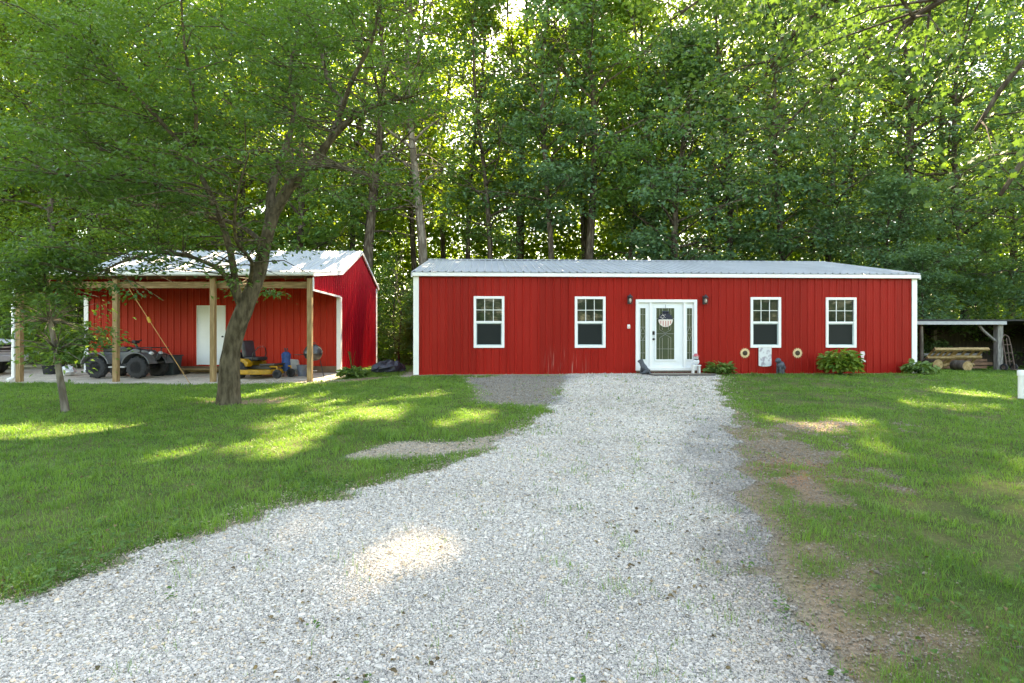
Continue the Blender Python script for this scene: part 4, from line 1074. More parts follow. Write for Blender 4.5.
ed = [(0, 1), (1, 2), (2, 3), (3, 4), (4, 5), (5, 6), (0, 7), (7, 8), (8, 9), (0, 10), (10, 11), (11, 12), (2, 13), (13, 14), (14, 15), (2, 16), (16, 17), (17, 18), (0, 19), (19, 20), (4, 21), (4, 22)]
rd = [.10, .10, .09, .065, .068, .045, .028, .07, .05, .03, .07, .05, .03, .04, .028, .03, .04, .028, .03, .03, .015, .015, .015]
skin.from_pydata(vs, ed, [])
so_ = bpy.data.objects.new('body', skin); COL.objects.link(so_); so_.parent = e
sm_ = so_.modifiers.new('skin', 'SKIN')
for i, r_ in enumerate(rd): skin.skin_vertices[0].data[i].radius = (r_, r_)
skin.skin_vertices[0].data[0].use_root = True
so_.modifiers.new('sub', 'SUBSURF').levels = 1
skin.materials.append(mat('statue_grey', (.05, .06, .075), .6, 0, .3, 14))
fx_, fy_, _ = hp(8.30, -.33, 0)
e = root('snowman_figure', (fx_, fy_, g(fx_, fy_) + .01), HT, 'white cat-shaped planter figure with pink hat on a little white stool by the door', 'ornament')
e['label'] = 'small white figure with pink hat on a little white stand by the door'
mb = MB(); mb.box((0, 0, .26), (.24, .2, .03)); mb.build('stand_top', WHITE, e)
for sx in (-1, 1):
    MB().box((sx * .09, 0, .123), (.03, .16, .244)).build('stand_leg', WHITE, e)
mb = MB(); mb.sphere((0, 0, .37), (.10, .09, .095), 14, 8); mb.sphere((0, -.01, .49), (.07, .07, .065), 14, 8); mb.build('body', mat('figure_white', (.6, .62, .66), .5), e, smooth=True)
mb = MB(); mb.lathe([(.10, .53), (.10, .54), (.055, .55), (.05, .60), (.0, .615)], (0, -.005, 0), 14); mb.build('hat', mat('figure_pink', (.55, .14, .17), .7), e, smooth=True)
mb = MB(); mb.sphere((-.025, -.075, .50), .009, 6, 4); mb.build('eye', BLACK, e); mb = MB(); mb.sphere((.025, -.075, .50), .009, 6, 4); mb.build('eye', BLACK, e); MB().tube([(-.065, -.05, .445), (0, -.085, .435), (.065, -.05, .445)], .014, 6).build('scarf', NAVY, e)

# ------------------------------------------------------------------ open-front shed
SX0, SX1, SYF, SYW, SYB = -14.67, -5.93, 16.87, 19.6, 24.8
SYR = (SYW + SYB) / 2
ZP, ZK, ZR = 3.60, 3.95, 5.03
org = (-10.3, SYW, .42)
shed = root('open_shed', org, 0, 'red metal shed with an open post porch, white door and pale roof', 'shed')
def SMB(): return MB(org)
DX0, DX1 = -10.85, -9.86
mb = SMB()
wall_with_openings(mb, SX0, SX1, .70, ZK, [(DX0, DX1, .74, 2.79)], lambda u, v, h: (u, SYW - h, v))
mb.build('front_wall', RED_SHED_LIT, shed)
mb = SMB(); sheet(mb, SX0, SX1, const(.5), const(ZK), lambda u, v, h: (u, SYB + h, v)); mb.build('back_wall', RED_SHED_LIT, shed)
def gable(xx, s, name, m_):
    mb = SMB()
    tr = lambda y: ZK + (1 - abs(y - SYR) / (SYR - SYW)) * (ZR - ZK)
    sheet(mb, SYW, SYR, const(.5), tr, lambda u, v, h: (xx + s * h, u, v)); sheet(mb, SYR, SYB, const(.5), tr, lambda u, v, h: (xx + s * h, u, v))
    pr = lambda y: ZP + (y - SYF) / (SYW - SYF) * (ZK - ZP)
    sheet(mb, SYF, SYW, const(3.08), pr, lambda u, v, h: (xx + s * h, u, v))
    return mb.build(name, m_, shed)
gable(SX1, 1, 'side_wall', RED_SIDE_LIT); gable(SX0, -1, 'side_wall', RED_SIDE_LIT)
mb = SMB(); mb.b2((SX0 + .02, SYW - .04, .30), (SX1 - .02, SYW + .1, .70)); mb.b2((SX1 - .1, SYW + .1, .30), (SX1 - .01, SYB, .52)); mb.build('base_board', BROWN, shed)
mb = SMB()
ov = .10
slabs = [((SYF - .14, ZP), (SYW, ZK + .03)), ((SYW, ZK + .03), (SYR, ZR + .05)), ((SYB + .14, ZK - .02), (SYR, ZR + .05))]
for (ya, za), (yb, zb) in slabs:
    a, b = SX0 - ov, SX1 + ov
    mb.add([(a, ya, za - .04), (b, ya, za - .04), (b, yb, zb - .04), (a, yb, zb - .04), (a, ya, za), (b, ya, za), (b, yb, zb), (a, yb, zb)], [(0, 1, 2, 3), (4, 5, 6, 7), (0, 1, 5, 4), (1, 2, 6, 5), (0, 3, 7, 4)])
    sheet(mb, a - .005, b + .005, const(0), const(1), lambda u, v, h: (u, ya + (yb - ya) * v, za + (zb - za) * v + .006 + h * 1.2))
roof2 = mb.build('roof', ROOF, shed)
# rake and porch-end trim, gutter, corner trims
for xx in (SX1 + .06, SX0 - .10):
    mb = SMB()
    for (ya, za), (yb, zb) in slabs:
        mb.add([(xx, ya, za - .13), (xx + .05, ya, za - .13), (xx + .05, yb, zb - .13), (xx, yb, zb - .13), (xx, ya, za - .042), (xx + .05, ya, za - .042), (xx + .05, yb, zb - .042), (xx, yb, zb - .042)],
               [(0, 1, 2, 3), (4, 5, 6, 7), (0, 1, 5, 4), (1, 2, 6, 5), (2, 3, 7, 6), (3, 0, 4, 7)])
    mb.build('rake_trim', WHITE, shed)
mb = SMB(); mb.prism([(SYF - .26, ZP - .01), (SYF - .26, ZP - .09), (SYF - .23, ZP - .12), (SYF - .145, ZP - .12), (SYF - .145, ZP - .045), (SYF - .245, ZP - .01)], 'x', SX0 - .12, SX1 + .12)
mb.build('gutter', mat('gutter_grey', (.58, .60, .60), .4, .1), shed)
for xx, s in ((SX1, 1), (SX0, -1)):
    mb = SMB(); mb.b2((xx + s * .022, SYF - .02, 3.05), (xx + s * .045, SYW - .05, 3.11)); mb.b2((xx + s * .022, SYF - .03, 3.112), (xx + s * .045, SYF + .06, ZP - .14))
    mb.b2((xx - s * .10, SYW - .048, .5), (xx + s * .045, SYW - .024, 3.09)); mb.b2((xx + s * .022, SYW - .022, .5), (xx + s * .045, SYW + .10, 3.09)); mb.b2((xx + s * .022, SYB - .12, .5), (xx + s * .047, SYB + .03, ZK - .12))
    mb.build('corner_trim', WHITE, shed)
# white door
mb = SMB(); mb.b2((DX0 + .03, SYW - .0, .75), (DX1 - .03, SYW + .045, 2.76))
for zz in ((.95, 1.7), (1.85, 2.6)):
    for xx in ((DX0 + .14, DX0 + .46), (DX1 - .46, DX1 - .14)): mb.b2((xx[0], SYW - .006, zz[0]), (xx[1], SYW - .001, zz[1]))
d2 = mb.build('door', WHITE_DOOR, shed, bevel=.004)
mb = SMB()
mb.b2((DX0, SYW - .03, .74), (DX0 + .028, SYW + .05, 2.79)); mb.b2((DX1 - .028, SYW - .03, .74), (DX1, SYW + .05, 2.79)); mb.b2((DX0 + .03, SYW - .03, 2.762), (DX1 - .03, SYW + .05, 2.79)); mb.build('door_frame', WHITE, d2)
mb = SMB(); mb.lathe([(0, -.06), (.03, -.05), (.015, -.02), (.03, -.006)], (DX1 - .1, SYW, 1.72), 12, 'y'); mb.build('door_knob', STEEL, d2, smooth=True)
# posts and beam
PX = [-5.99, -8.86, -11.74, -14.60]
for xx in PX:
    mb = SMB(); mb.b2((xx - .07, SYF - .07, g(xx, SYF) - .1), (xx + .07, SYF + .07, 3.42)); mb.build('post', WOOD, shed, bevel=.006)
mb = SMB(); mb.b2((SX0, SYF + .072, 3.14), (SX1, SYF + .115, 3.33)); mb.build('beam', WOOD_H, shed)
mb = SMB()
for k in range(15):
    xx = SX0 + .25 + k * (SX1 - SX0 - .5) / 14
    mb.add([(xx - .02, SYF + .12, 3.40), (xx + .02, SYF + .12, 3.40), (xx + .02, SYW - .03, 3.76), (xx - .02, SYW - .03, 3.76), (xx - .02, SYF + .12, 3.54), (xx + .02, SYF + .12, 3.54), (xx + .02, SYW - .03, 3.90), (xx - .02, SYW - .03, 3.90)],
           [(0, 1, 2, 3), (4, 5, 6, 7), (0, 1, 5, 4), (1, 2, 6, 5), (2, 3, 7, 6), (3, 0, 4, 7)])
mb.build('rafters', WOOD_H, shed)
# white downspout against the left post
mb = SMB(); xx = PX[3] - .15
mb.tube([(xx - .02, SYF - .2, ZP - .1), (xx - .01, SYF - .2, ZP - .25), (xx, SYF - .03, ZP - .42), (xx, SYF - .03, g(xx, SYF) + .15), (xx - .05, SYF - .2, g(xx, SYF) + .05)], .055, 8)
mb.build('downspout', WHITE, shed)
# door step
e = root('wooden_step', (-10.2, 19.22, g(-10.2, 19.2)), 0, 'long low wooden step under the shed\'s white door', 'step')
mb = MB(); mb.box((0, 0, .16), (1.9, .42, .05)); mb.box((0, .0, .10), (1.8, .05, .07)); mb.build('tread', WOOD_H, e, bevel=.005)
for xx in (-.8, .8): MB().box((xx, 0, .06), (.06, .36, .134)).build('support', BROWN, e)

# ------------------------------------------------------------------ quad bike
def wheel(name, c, r, w_, parent, rim=STEEL, rot=0, lugs=True):
    mb = MB()
    mb.lathe([(r * .55, -w_ / 2), (r * .82, -w_ / 2), (r * .95, -w_ * .42), (r, -w_ * .25), (r, w_ * .25), (r * .95, w_ * .42), (r * .82, w_ / 2), (r * .55, w_ / 2), (r * .55, -w_ / 2)], c, 24, 'y')
    if lugs:
        for k in range(18):
            a = 2 * pi * k / 18
            mb.box((c[0] + r * cos(a), c[1] + (w_ * .17 if k % 2 else -w_ * .17), c[2] + r * sin(a)), (.03, w_ * .45, .05), (0, -a, 0))
    t_ = mb.build('wheel', RUBBER, parent, smooth=True)
    mb = MB(); mb.lathe([(0, -w_ * .30), (r * .2, -w_ * .34), (r * .25, -w_ * .2), (r * .5, -w_ * .24), (r * .56, -w_ * .46), (r * .56, w_ * .46), (r * .5, w_ * .24), (r * .25, w_ * .2), (r * .2, w_ * .34), (0, w_ * .3)], c, 20, 'y')
    mb.build('rim', rim, t_, smooth=True)
    return t_
ax, ay = -12.24, 18.15
e = root('quad_bike', (ax, ay, g(ax, ay) + .005), radians(-3), 'dark grey quad bike with cargo racks parked under the shed porch', 'quad bike')
e.scale = (1.06, 1.06, 1.06)
DG = mat('quad_grey', (.085, .092, .100), .4, 0, .2, 6)
for sx in (-.62, .62):
    for s in (-1, 1): wheel('wheel', (sx, s * .42, .31), .31, .22, e, CHROME if False else mat('quad_rim', (.10, .105, .12), .35, .5) if (sx, s) == (-.62, -1) else bpy.data.materials['quad_rim'])
mb = MB()
mb.prism([(-.85, .55), (-.5, .45), (.45, .45), (.85, .52), (.92, .66), (.72, .80), (.30, .86), (.12, .76), (-.35, .74), (-.75, .78)], 'y', -.20, .20); mb.build('body', DG, e, bevel=.03)
for sx in (-1, 1):
    for s in (-1, 1):
        mb = MB(); cx = sx * .62
        arc = [(cx + .44 * cos(a), .33 + .42 * sin(a)) for a in [radians(d) for d in range(12, 169, 12)]]; arc2 = [(cx + .41 * cos(a), .33 + .39 * sin(a)) for a in [radians(d) for d in range(168, 11, -12)]]
        mb.prism(arc + arc2, 'y', s * .19, s * .56); mb.build('fender', DG if sx > 0 else mat('quad_fender', (.15, .155, .165), .4) if s < 0 else bpy.data.materials['quad_fender'], e, bevel=.008)
mb = MB(); mb.prism([(-.66, .76), (.08, .74), (.14, .84), (.0, .92), (-.3, .91), (-.5, .97), (-.66, .94)], 'y', -.16, .16); mb.build('seat', BLACK, e, bevel=.03)
for x0_, x1_ in ((-1.0, -.5), (.42, .98)):
    mb = MB(); zz = .89
    for y_ in (-.38, -.19, 0, .19, .38): mb.tube([(x0_, y_, zz), (x1_, y_, zz)], .012, 6)
    for x_ in (x0_, (x0_ + x1_) / 2, x1_): mb.tube([(x_, -.42, zz), (x_, .42, zz)], .014, 6)
    for s in (-1, 1): mb.tube([(x0_ + .1, s * .2, .72), (x0_ + .1, s * .22, zz)], .014, 6); mb.tube([(x1_ - .1, s * .2, .68), (x1_ - .1, s * .22, zz)], .014, 6)
    mb.build('cargo_rack', BLACK, e)
mb = MB(); mb.tube([(.32, 0, .80), (.22, 0, 1.02)], .035, 8); mb.tube([(.10, -.38, 1.10), (.2, -.18, 1.06), (.23, 0, 1.02), (.2, .18, 1.06), (.10, .38, 1.10)], .016, 6); mb.box((.23, 0, 1.06), (.1, .2, .09)); mb.build('handlebar', BLACK, e)
for s in (-1, 1):
    MB().tube([(.10, s * .36, 1.10), (.06, s * .46, 1.105)], .024, 8).build('grip', RUBBER, e)
    mb = MB(); mb.sphere((.86, s * .2, .72), (.07, .07, .06), 12, 8); mb.build('headlight', mat('headlight_lens', (.5, .52, .54), .15) if s < 0 else bpy.data.materials['headlight_lens'], e, smooth=True)
    MB().box((-.02, s * .36, .32), (.5, .2, .04)).build('footrest', CHROME if False else GREY, e)
mb = MB(); mb.tube([(1.0, -.25, .45), (1.06, -.2, .68), (1.06, .2, .68), (1.0, .25, .45)], .02, 6); mb.tube([(.7, -.15, .42), (1.0, -.25, .45), (1.0, .25, .45), (.7, .15, .42)], .02, 6); mb.build('bumper', BLACK, e)
mb = MB(); mb.box((0, 0, .40), (.5, .3, .22)); mb.tube([(-.62, -.42, .31), (-.62, .42, .31)], .04, 8); mb.tube([(.62, -.42, .31), (.62, .42, .31)], .035, 8); mb.build('engine', STEEL, e, bevel=.02)

# things standing about under the porch
def prop(name, px, y, label, cat, rz=0):
    x = (px - 512) * y / 569.
    return root(name, (x, y, g(x, y)), rz, label, cat)
e = prop('storage_tote', 170, 18.9, 'dark green-grey tote bin standing past the quad bike\'s nose', 'bin')
mb = MB(); mb.add([(-.21, -.2, 0), (.21, -.2, 0), (.21, .2, 0), (-.21, .2, 0), (-.27, -.25, .62), (.27, -.25, .62), (.27, .25, .62), (-.27, .25, .62)], [(0, 3, 2, 1), (4, 5, 6, 7), (0, 1, 5, 4), (1, 2, 6, 5), (2, 3, 7, 6), (3, 0, 4, 7)])
mb.build('tub', mat('tote_green', (.03, .045, .05), .5), e, bevel=.015); MB().box((0, 0, .64), (.6, .56, .04)).build('lid', BLACK, e, bevel=.01)
# zero-turn mower
e = prop('riding_mower', 262, 18.05, 'yellow zero-turn riding mower with black seat, half behind the yard tree', 'mower', radians(-12))
for s in (-1, 1):
    wheel('wheel', (-.52, s * .42, .27), .27, .24, e, YELLOW, lugs=True)
    wheel('wheel', (.78, s * .36, .14), .14, .11, e, YELLOW, lugs=False)
    MB().tube([(.42, s * .2, .36), (.78, s * .36, .36), (.78, s * .36, .15)], .03, 6).build('caster_arm', YELLOW, e)
    mb = MB(); mb.tube([(-.15, s * .30, .52), (-.08, s * .32, .78), (-.02, s * .18, .95), (-.02, s * .07, .98)], .018, 6); lv = mb.build('steering_lever', BLACK, e); MB().tube([(-.02, s * .16, .955), (-.02, s * .05, .985)], .03, 8).build('grip', mat('grip_red', (.35, .06, .05), .6) if s < 0 else bpy.data.materials['grip_red'], lv)
    mb = MB(); mb.prism([(-.75, .36), (-.2, .36), (-.15, .48), (-.3, .60), (-.75, .62)], 'y', s * .22, s * .46); mb.build('side_pod', YELLOW, e, bevel=.02)
mb = MB(); mb.prism([(-.45, -.62), (.35, -.62), (.55, -.35), (.55, .35), (.35, .62), (-.45, .62)], 'z', .12, .27); mb.build('cutting_deck', YELLOW, e, bevel=.03)
mb = MB(); mb.b2((-.8, -.2, .28), (.45, .2, .38)); mb.prism([(.1, .38), (.62, .40), (.66, .46), (.1, .44)], 'y', -.28, .28); mb.build('frame', mat('mower_black', (.03, .03, .032), .5), e, bevel=.01)
mb = MB(); mb.box((-.22, 0, .60), (.50, .52, .12)); st = mb.build('seat', BLACK, e, bevel=.04); mb = MB(); mb.box((-.50, 0, .90), (.13, .54, .56), (0, -.18, 0)); mb.build('backrest', mat('seat_vinyl', (.035, .042, .055), .35, 0, .3, 5), st, bevel=.05)
mb = MB(); mb.box((-.80, 0, .55), (.34, .42, .34)); mb.lathe([(.16, .72), (.17, .78), (.10, .80), (0, .80)], (-.80, 0, 0), 16); mb.build('engine', STEEL, e, bevel=.02)
# folded blue camp chair, grey bin, bucket, jugs
e = prop('folded_camp_chair', 286, 18.3, 'blue folded camp chair standing upright next to the mower', 'chair')
mb = MB(); mb.lathe([(.10, .18), (.15, .3), (.13, .55), (.15, .72), (.08, .80), (0, .80)], (0, 0, 0), 12); mb.build('cloth', BLUE, e, smooth=True)
for k in range(4):
    a = pi / 4 + k * pi / 2; MB().tube([(.17 * cos(a), .15 * sin(a), 0), (-.06 * cos(a), -.05 * sin(a), .92)], .013, 6).build('leg', STEEL, e)
e = prop('feed_sack', 294, 18.9, 'pale grey paper sack leaning on the shed wall by the blue chair', 'sack')
mb = MB(); mb.add([(-.15, -.1, 0), (.15, -.1, 0), (.15, .1, 0), (-.15, .1, 0), (-.17, -.13, .2), (.17, -.13, .2), (.17, .12, .2), (-.17, .12, .2), (-.14, -.02, .52), (.14, -.02, .50), (.14, .06, .50), (-.14, .06, .52)],
              [(0, 3, 2, 1), (0, 1, 5, 4), (1, 2, 6, 5), (2, 3, 7, 6), (3, 0, 4, 7), (4, 5, 9, 8), (5, 6, 10, 9), (6, 7, 11, 10), (7, 4, 8, 11), (8, 9, 10, 11)])
mb.build('bag', mat('sack_paper', (.42, .41, .38), .8, 0, .25, 9), e, bevel=.03)
e = prop('bucket', 302, 18.5, 'blue-grey plastic bucket between the paper sack and the kettle grill', 'bucket')
mb = MB(); mb.lathe([(0, 0), (.13, 0), (.16, .34), (.172, .345), (.172, .36), (.15, .36), (.125, .02), (0, .02)], (0, 0, 0), 18); mb.build('pail', mat('pail_blue', (.13, .16, .22), .5), e, smooth=True); MB().tube([(-.165, 0, .33), (-.12, -.1, .2), (0, -.15, .15), (.12, -.1, .2), (.165, 0, .33)], .006, 5).build('handle', CHROME, e)
e = prop('kettle_grill', 313, 18.1, 'black kettle grill on three legs behind the end porch post', 'grill')
mb = MB(); mb.lathe([(.0, .52), (.14, .54), (.24, .62), (.285, .74), (.29, .76)], (0, 0, 0), 22); mb.build('bowl', BLACK, e, smooth=True)
mb = MB(); mb.lathe([(.295, .765), (.285, .85), (.22, .97), (.12, 1.04), (0, 1.06)], (0, 0, 0), 22); lid = mb.build('lid', mat('grill_enamel', (.045, .05, .055), .25), e, smooth=True)
MB().tube([(-.08, 0, 1.04), (-.06, 0, 1.11), (.06, 0, 1.11), (.08, 0, 1.04)], .012, 6).build('handle', BLACK, lid)
for k in range(3):
    a = 2 * pi * k / 3 + .5; MB().tube([(.2 * cos(a), .2 * sin(a), .62), (.33 * cos(a), .33 * sin(a), .01)], .014, 6).build('leg', GREY if False else STEEL, e)
mb = MB(); mb.lathe([(0, .2), (.12, .2), (.13, .22)], (0, 0, 0), 16); mb.build('ash_pan', GREY, e); MB().box((-.42, 0, .72), (.22, .34, .02)).build('side_shelf', BLACK, e)
for i, (px, y, s, lab) in enumerate([(68, 18.6, 1, 'crumpled white plastic bag at the shed\'s outer corner'),]):
    e = prop('plastic_bag', px, y, lab, 'bag'); mb = MB(); rr = random.Random(3)
    mb.sphere((0, 0, .15), (.24, .2, .16), 14, 9); mb.v = [(v[0] * rr.uniform(.75, 1.2), v[1] * rr.uniform(.75, 1.2), max(.0, v[2] * rr.uniform(.75, 1.2))) for v in mb.v]
    mb.build('film', mat('bag_white', (.7, .71, .73), .35), e)
e = prop('black_tub', 53, 19.2, 'low black rubber tub on the apron between downspout and shed', 'tub')
mb = MB(); mb.lathe([(0, 0), (.26, 0), (.30, .26), (.32, .26), (.32, .28), (.28, .28), (.24, .03), (0, .03)], (0, 0, 0), 20); mb.build('tub', RUBBER, e, smooth=True)
# ratchet strap from the porch beam to the ground
e0 = Vector((-11.35, SYF - .02, 3.12)); e1 = Vector(((190 - 512) * 16.0 / 569, 16.0, 0)); e1.z = g(e1.x, e1.y) + .03
e = root('tie_down_strap', tuple(e1), 0, 'thin orange strap stretched from the porch beam down to the lawn', 'strap')
mb = MB(); d_ = e0 - e1; sd_ = Vector((0, 1, 0)).cross(d_).normalized() * .008
mb.add([-sd_, sd_, d_ + sd_, d_ - sd_, -sd_ + Vector((0, .004, 0)), sd_ + Vector((0, .004, 0)), d_ + sd_ + Vector((0, .004, 0)), d_ - sd_ + Vector((0, .004, 0))], [(0, 1, 2, 3), (7, 6, 5, 4), (0, 1, 5, 4), (1, 2, 6, 5), (2, 3, 7, 6), (3, 0, 4, 7)])
mb.build('webbing', mat('strap_orange', (.42, .22, .06), .7), e); mb = MB(); c_ = d_ * .66; mb.box(tuple(c_), (.07, .05, .16), (0, -.4, 0)); mb.build('buckle', YELLOW, e); MB().tube([(0, 0, .03), (.03, 0, -.12)], .015, 6).build('stake', STEEL, e)

# ------------------------------------------------------------------ pickup at the left edge
px_, py_ = -16.8, 18.6
e = root('pickup_truck', (px_, py_, g(px_ - 2, py_)), radians(-4), 'white pickup truck with black barred grille, nose just entering at the edge beside the shed', 'pickup truck')
TW = mat('truck_white', (.62, .64, .67), .25, 0, .04, 2)
mb = MB(); mb.prism([(-5.5, .55), (-.15, .55), (-.02, .70), (-.03, 1.05), (-.25, 1.17), (-1.3, 1.25), (-2.1, 1.78), (-3.4, 1.80), (-3.75, 1.30), (-5.5, 1.28)], 'y', -.95, .95); mb.build('body', TW, e, bevel=.06)
for s in (-1, 1):
    mb = MB(); mb.prism([(-1.42, 1.27), (-2.12, 1.71), (-3.3, 1.72), (-3.55, 1.30)], 'y', s * .952, s * .957); mb.build('window', GLASS, e)
    wheel('wheel', (-.95, s * .84, .38), .38, .26, e, CHROME, lugs=False); wheel('wheel', (-4.5, s * .84, .38), .38, .26, e, CHROME, lugs=False)
    mb = MB(); mb.b2((-.12, s * .62, .86), (.0, s * .93, 1.06)); mb.build('headlight', bpy.data.materials['headlight_lens'], e, bevel=.02)
    mb = MB(); mb.b2((-1.55, s * .97, 1.28), (-1.35, s * 1.2, 1.46)); mb.build('mirror', BLACK, e, bevel=.02)
    mb = MB(); mb.prism([(-.95 + .47 * cos(radians(a_)), .40 + .47 * sin(radians(a_))) for a_ in range(0, 181, 15)], 'y', s * .9525, s * .956); mb.build('wheel_arch', BLACK, e)
mb = MB(); mb.prism([(-1.38, 1.29), (-2.08, 1.75), (-2.11, 1.74), (-1.41, 1.27)], 'y', -.82, .82); mb.build('windscreen', GLASS, e)
mb = MB(); mb.b2((-.03, -.6, .78), (.012, .6, 1.06)); gr = mb.build('grille', BLACK, e)
mb = MB()
for zz in (.80, .92, 1.04): mb.b2((.014, -.6, zz), (.03, .6, zz + .03))
mb.build('grille_bar', GREY, gr); mb = MB(); mb.b2((-.1, -.96, .46), (.14, .96, .66)); mb.build('bumper', GREY, e, bevel=.03)

# ------------------------------------------------------------------ lean-to on the right, pallets, lumber, cart, pipe
LX0, LX1, LY0, LY1 = 14.9, 17.95, 21.0, 24.2
lo = (16.4, 22.5, g(16.4, 21.5))
lt = root('lean_to', lo, 0, 'weathered open lean-to with flat dark roof and white front edge, beyond the house', 'lean-to')
def LMB(): return MB(lo)
mb = LMB(); mb.b2((LX0 - .3, LY0 - .2, 2.30), (LX1 + 4.2, LY1 + .2, 2.36)); mb.build('roof', mat('tar_roof', (.035, .035, .036), .9, 0, .3, 5), lt)
mb = LMB(); mb.b2((LX0 - .3, LY0 - .23, 2.17), (LX1 + .12, LY0 - .17, 2.29)); mb.build('fascia', mat('fascia_grey', (.36, .38, .40), .6), lt)
for xx, yy, w_ in ((LX1, LY0, .20), (LX1, LY1, .16), (LX0, LY1, .16), (LX1 + 3.9, LY0, .18)):
    mb = LMB(); mb.b2((xx - w_ / 2, yy - w_ / 2, .1), (xx + w_ / 2, yy + w_ / 2, 2.298)); mb.build('post', GREYWOOD, lt, bevel=.01)
mb = LMB(); mb.tube([(LX0 + .25, LY0, .1), (LX0 + .22, LY0, 1.2), (LX0 + .2, LY0, 2.29)], [.07, .06, .055], 8); mb.build('post', BARK_PALE, lt, label='thin round pole post at the house end')
mb = LMB(); mb.tube([(LX1 - .08, LY0, 1.55), (LX1 - .55, LY0, 1.95), (LX1 - .72, LY0, 2.17)], .05, 6); mb.build('brace', GREYWOOD, lt)
mb = LMB(); mb.b2((LX0, LY1 + .1, .3), (LX1 + 4.1, LY1 + .14, 2.29)); mb.b2((LX1 + 4.1, LY0, .3), (LX1 + 4.14, LY1 + .14, 2.29)); mb.build('back_wall', mat('dark_boards', (.06, .052, .045), .9, 0, .4, 4, .5, 20, .1, (5, 1, .4)), lt)  # dark walling, extended past the post so the interior reads as shade
mb = LMB(); mb.b2((LX1 - 2.3, LY0 + .6, 1.02), (LX1 - .1, LY0 + .68, 1.10)); mb.build('rail', GREYWOOD, lt)
# tilted timber rack (pallet on its bearers)
PAL = mat('pallet_wood', (.28, .19, .09), .8, 0, .25, 4, .3, 30, .2, (3, 3, 3), (.42, .31, .16))
def pallet(x, y, z, rx, rz, label, n):
    e = root('pallet', (x, y, z), 0, label, 'pallet', 'pallets under the lean-to')
    e.rotation_euler = (rx, 0, rz)
    for k in range(n): MB().b2((-.44 + k * .86 / (n - 1) - .05, -.48, .10), (-.44 + k * .86 / (n - 1) + .05, .5, .122)).build('deck_board', PAL, e)
    for k in (-.46, .0, .46): MB().b2((-.52, k - .045, .0), (.52, k + .045, .098)).build('runner', PAL, e)
    return e
zg = g(16, 21)
pallet(15.72, 20.85, zg + .42, radians(-42), radians(4), 'tan slatted pallet tilted up toward the lawn, nearer the house', 5)
pallet(16.80, 21.0, zg + .44, radians(-40), radians(-3), 'tan slatted pallet tilted up toward the lawn, nearer the grey post', 4)
e = root('lumber_pile', (17.0, 21.8, zg), 0, 'stack of long reddish planks inside the lean-to', 'lumber')
rr = random.Random(8)
for k in range(9):
    mb = MB(); mb.box((rr.uniform(-.1, .1), -.3 + .28 * (k % 3), .09 + .13 * (k // 3)), (1.9, .22, .10), (0, 0, rr.uniform(-.05, .05))); mb.build('plank', mat('plank_red', (.20, .11, .07), .85, 0, .3, 4, .3) if k == 0 else bpy.data.materials['plank_red'], e)
for i, (xx, yy, s, lab) in enumerate([(15.2, 20.6, .2, 'brown round log lying under the pallet nearest the house'), (16.1, 20.4, .19, 'pale cut log with light end under the two pallets')]):
    e = root('log', (xx, yy, g(xx, yy) + s), 0, lab, 'log')
    MB().lathe([(s * .98, -.3), (s, -.28), (s, .28), (s * .98, .3)], (0, 0, 0), 16, 'y').build('bark', BARK if i == 0 else BARK_PALE, e, smooth=True)
    MB().lathe([(0, -.306), (s * .92, -.304), (s * .92, -.29)], (0, 0, 0), 16, 'y').build('cut_end', PAL, e)
hx, hy = (1011 - 512) * 20.8 / 569, 20.8
e = root('hand_cart', (hx, hy, g(hx, hy)), .3, 'rusty upright hand cart with bars leaning beside the lean-to', 'hand cart')
RUST = mat('rusty_steel', (.13, .09, .075), .8, .2, .3, 8)
mb = MB()
for s in (-1, 1): mb.tube([(s * .2, 0, .1), (s * .2, .12, .9), (s * .16, .18, 1.25)], .02, 6)
for zz in (.35, .65, .95): mb.tube([(-.2, .02 + .1 * zz, zz), (.2, .02 + .1 * zz, zz)], .015, 6)
mb.tube([(-.16, .18, 1.25), (0, .2, 1.32), (.16, .18, 1.25)], .02, 6); mb.tube([(0, .03, .2), (0, .15, 1.2)], .015, 6); mb.build('frame', RUST, e)
MB().box((0, -.12, .06), (.4, .24, .015)).build('toe_plate', RUST, e)
for s in (-1, 1): wheel('wheel', (0, 0, 0), .13, .06, e, RUST, lugs=False).matrix_local = Matrix.Translation((s * .26, .06, .13)) @ Matrix.Rotation(pi / 2, 4, 'Z')
wx_, wy_ = 10.53, 11.72
e = root('well_pipe', (wx_, wy_, g(wx_, wy_) - .03), 0, 'short white capped pipe standing up out of the lawn', 'pipe')
MB().lathe([(0, -.0), (.085, 0), (.085, .54), (0, .54)], (0, 0, 0), 24).build('pipe', mat('pvc_white', (.72, .75, .77), .35, 0, .05, 4), e, smooth=True)
MB().lathe([(.086, .50), (.097, .50), (.097, .60), (.085, .615), (0, .62)], (0, 0, 0), 24).build('cap', bpy.data.materials['pvc_white'], e, smooth=True)

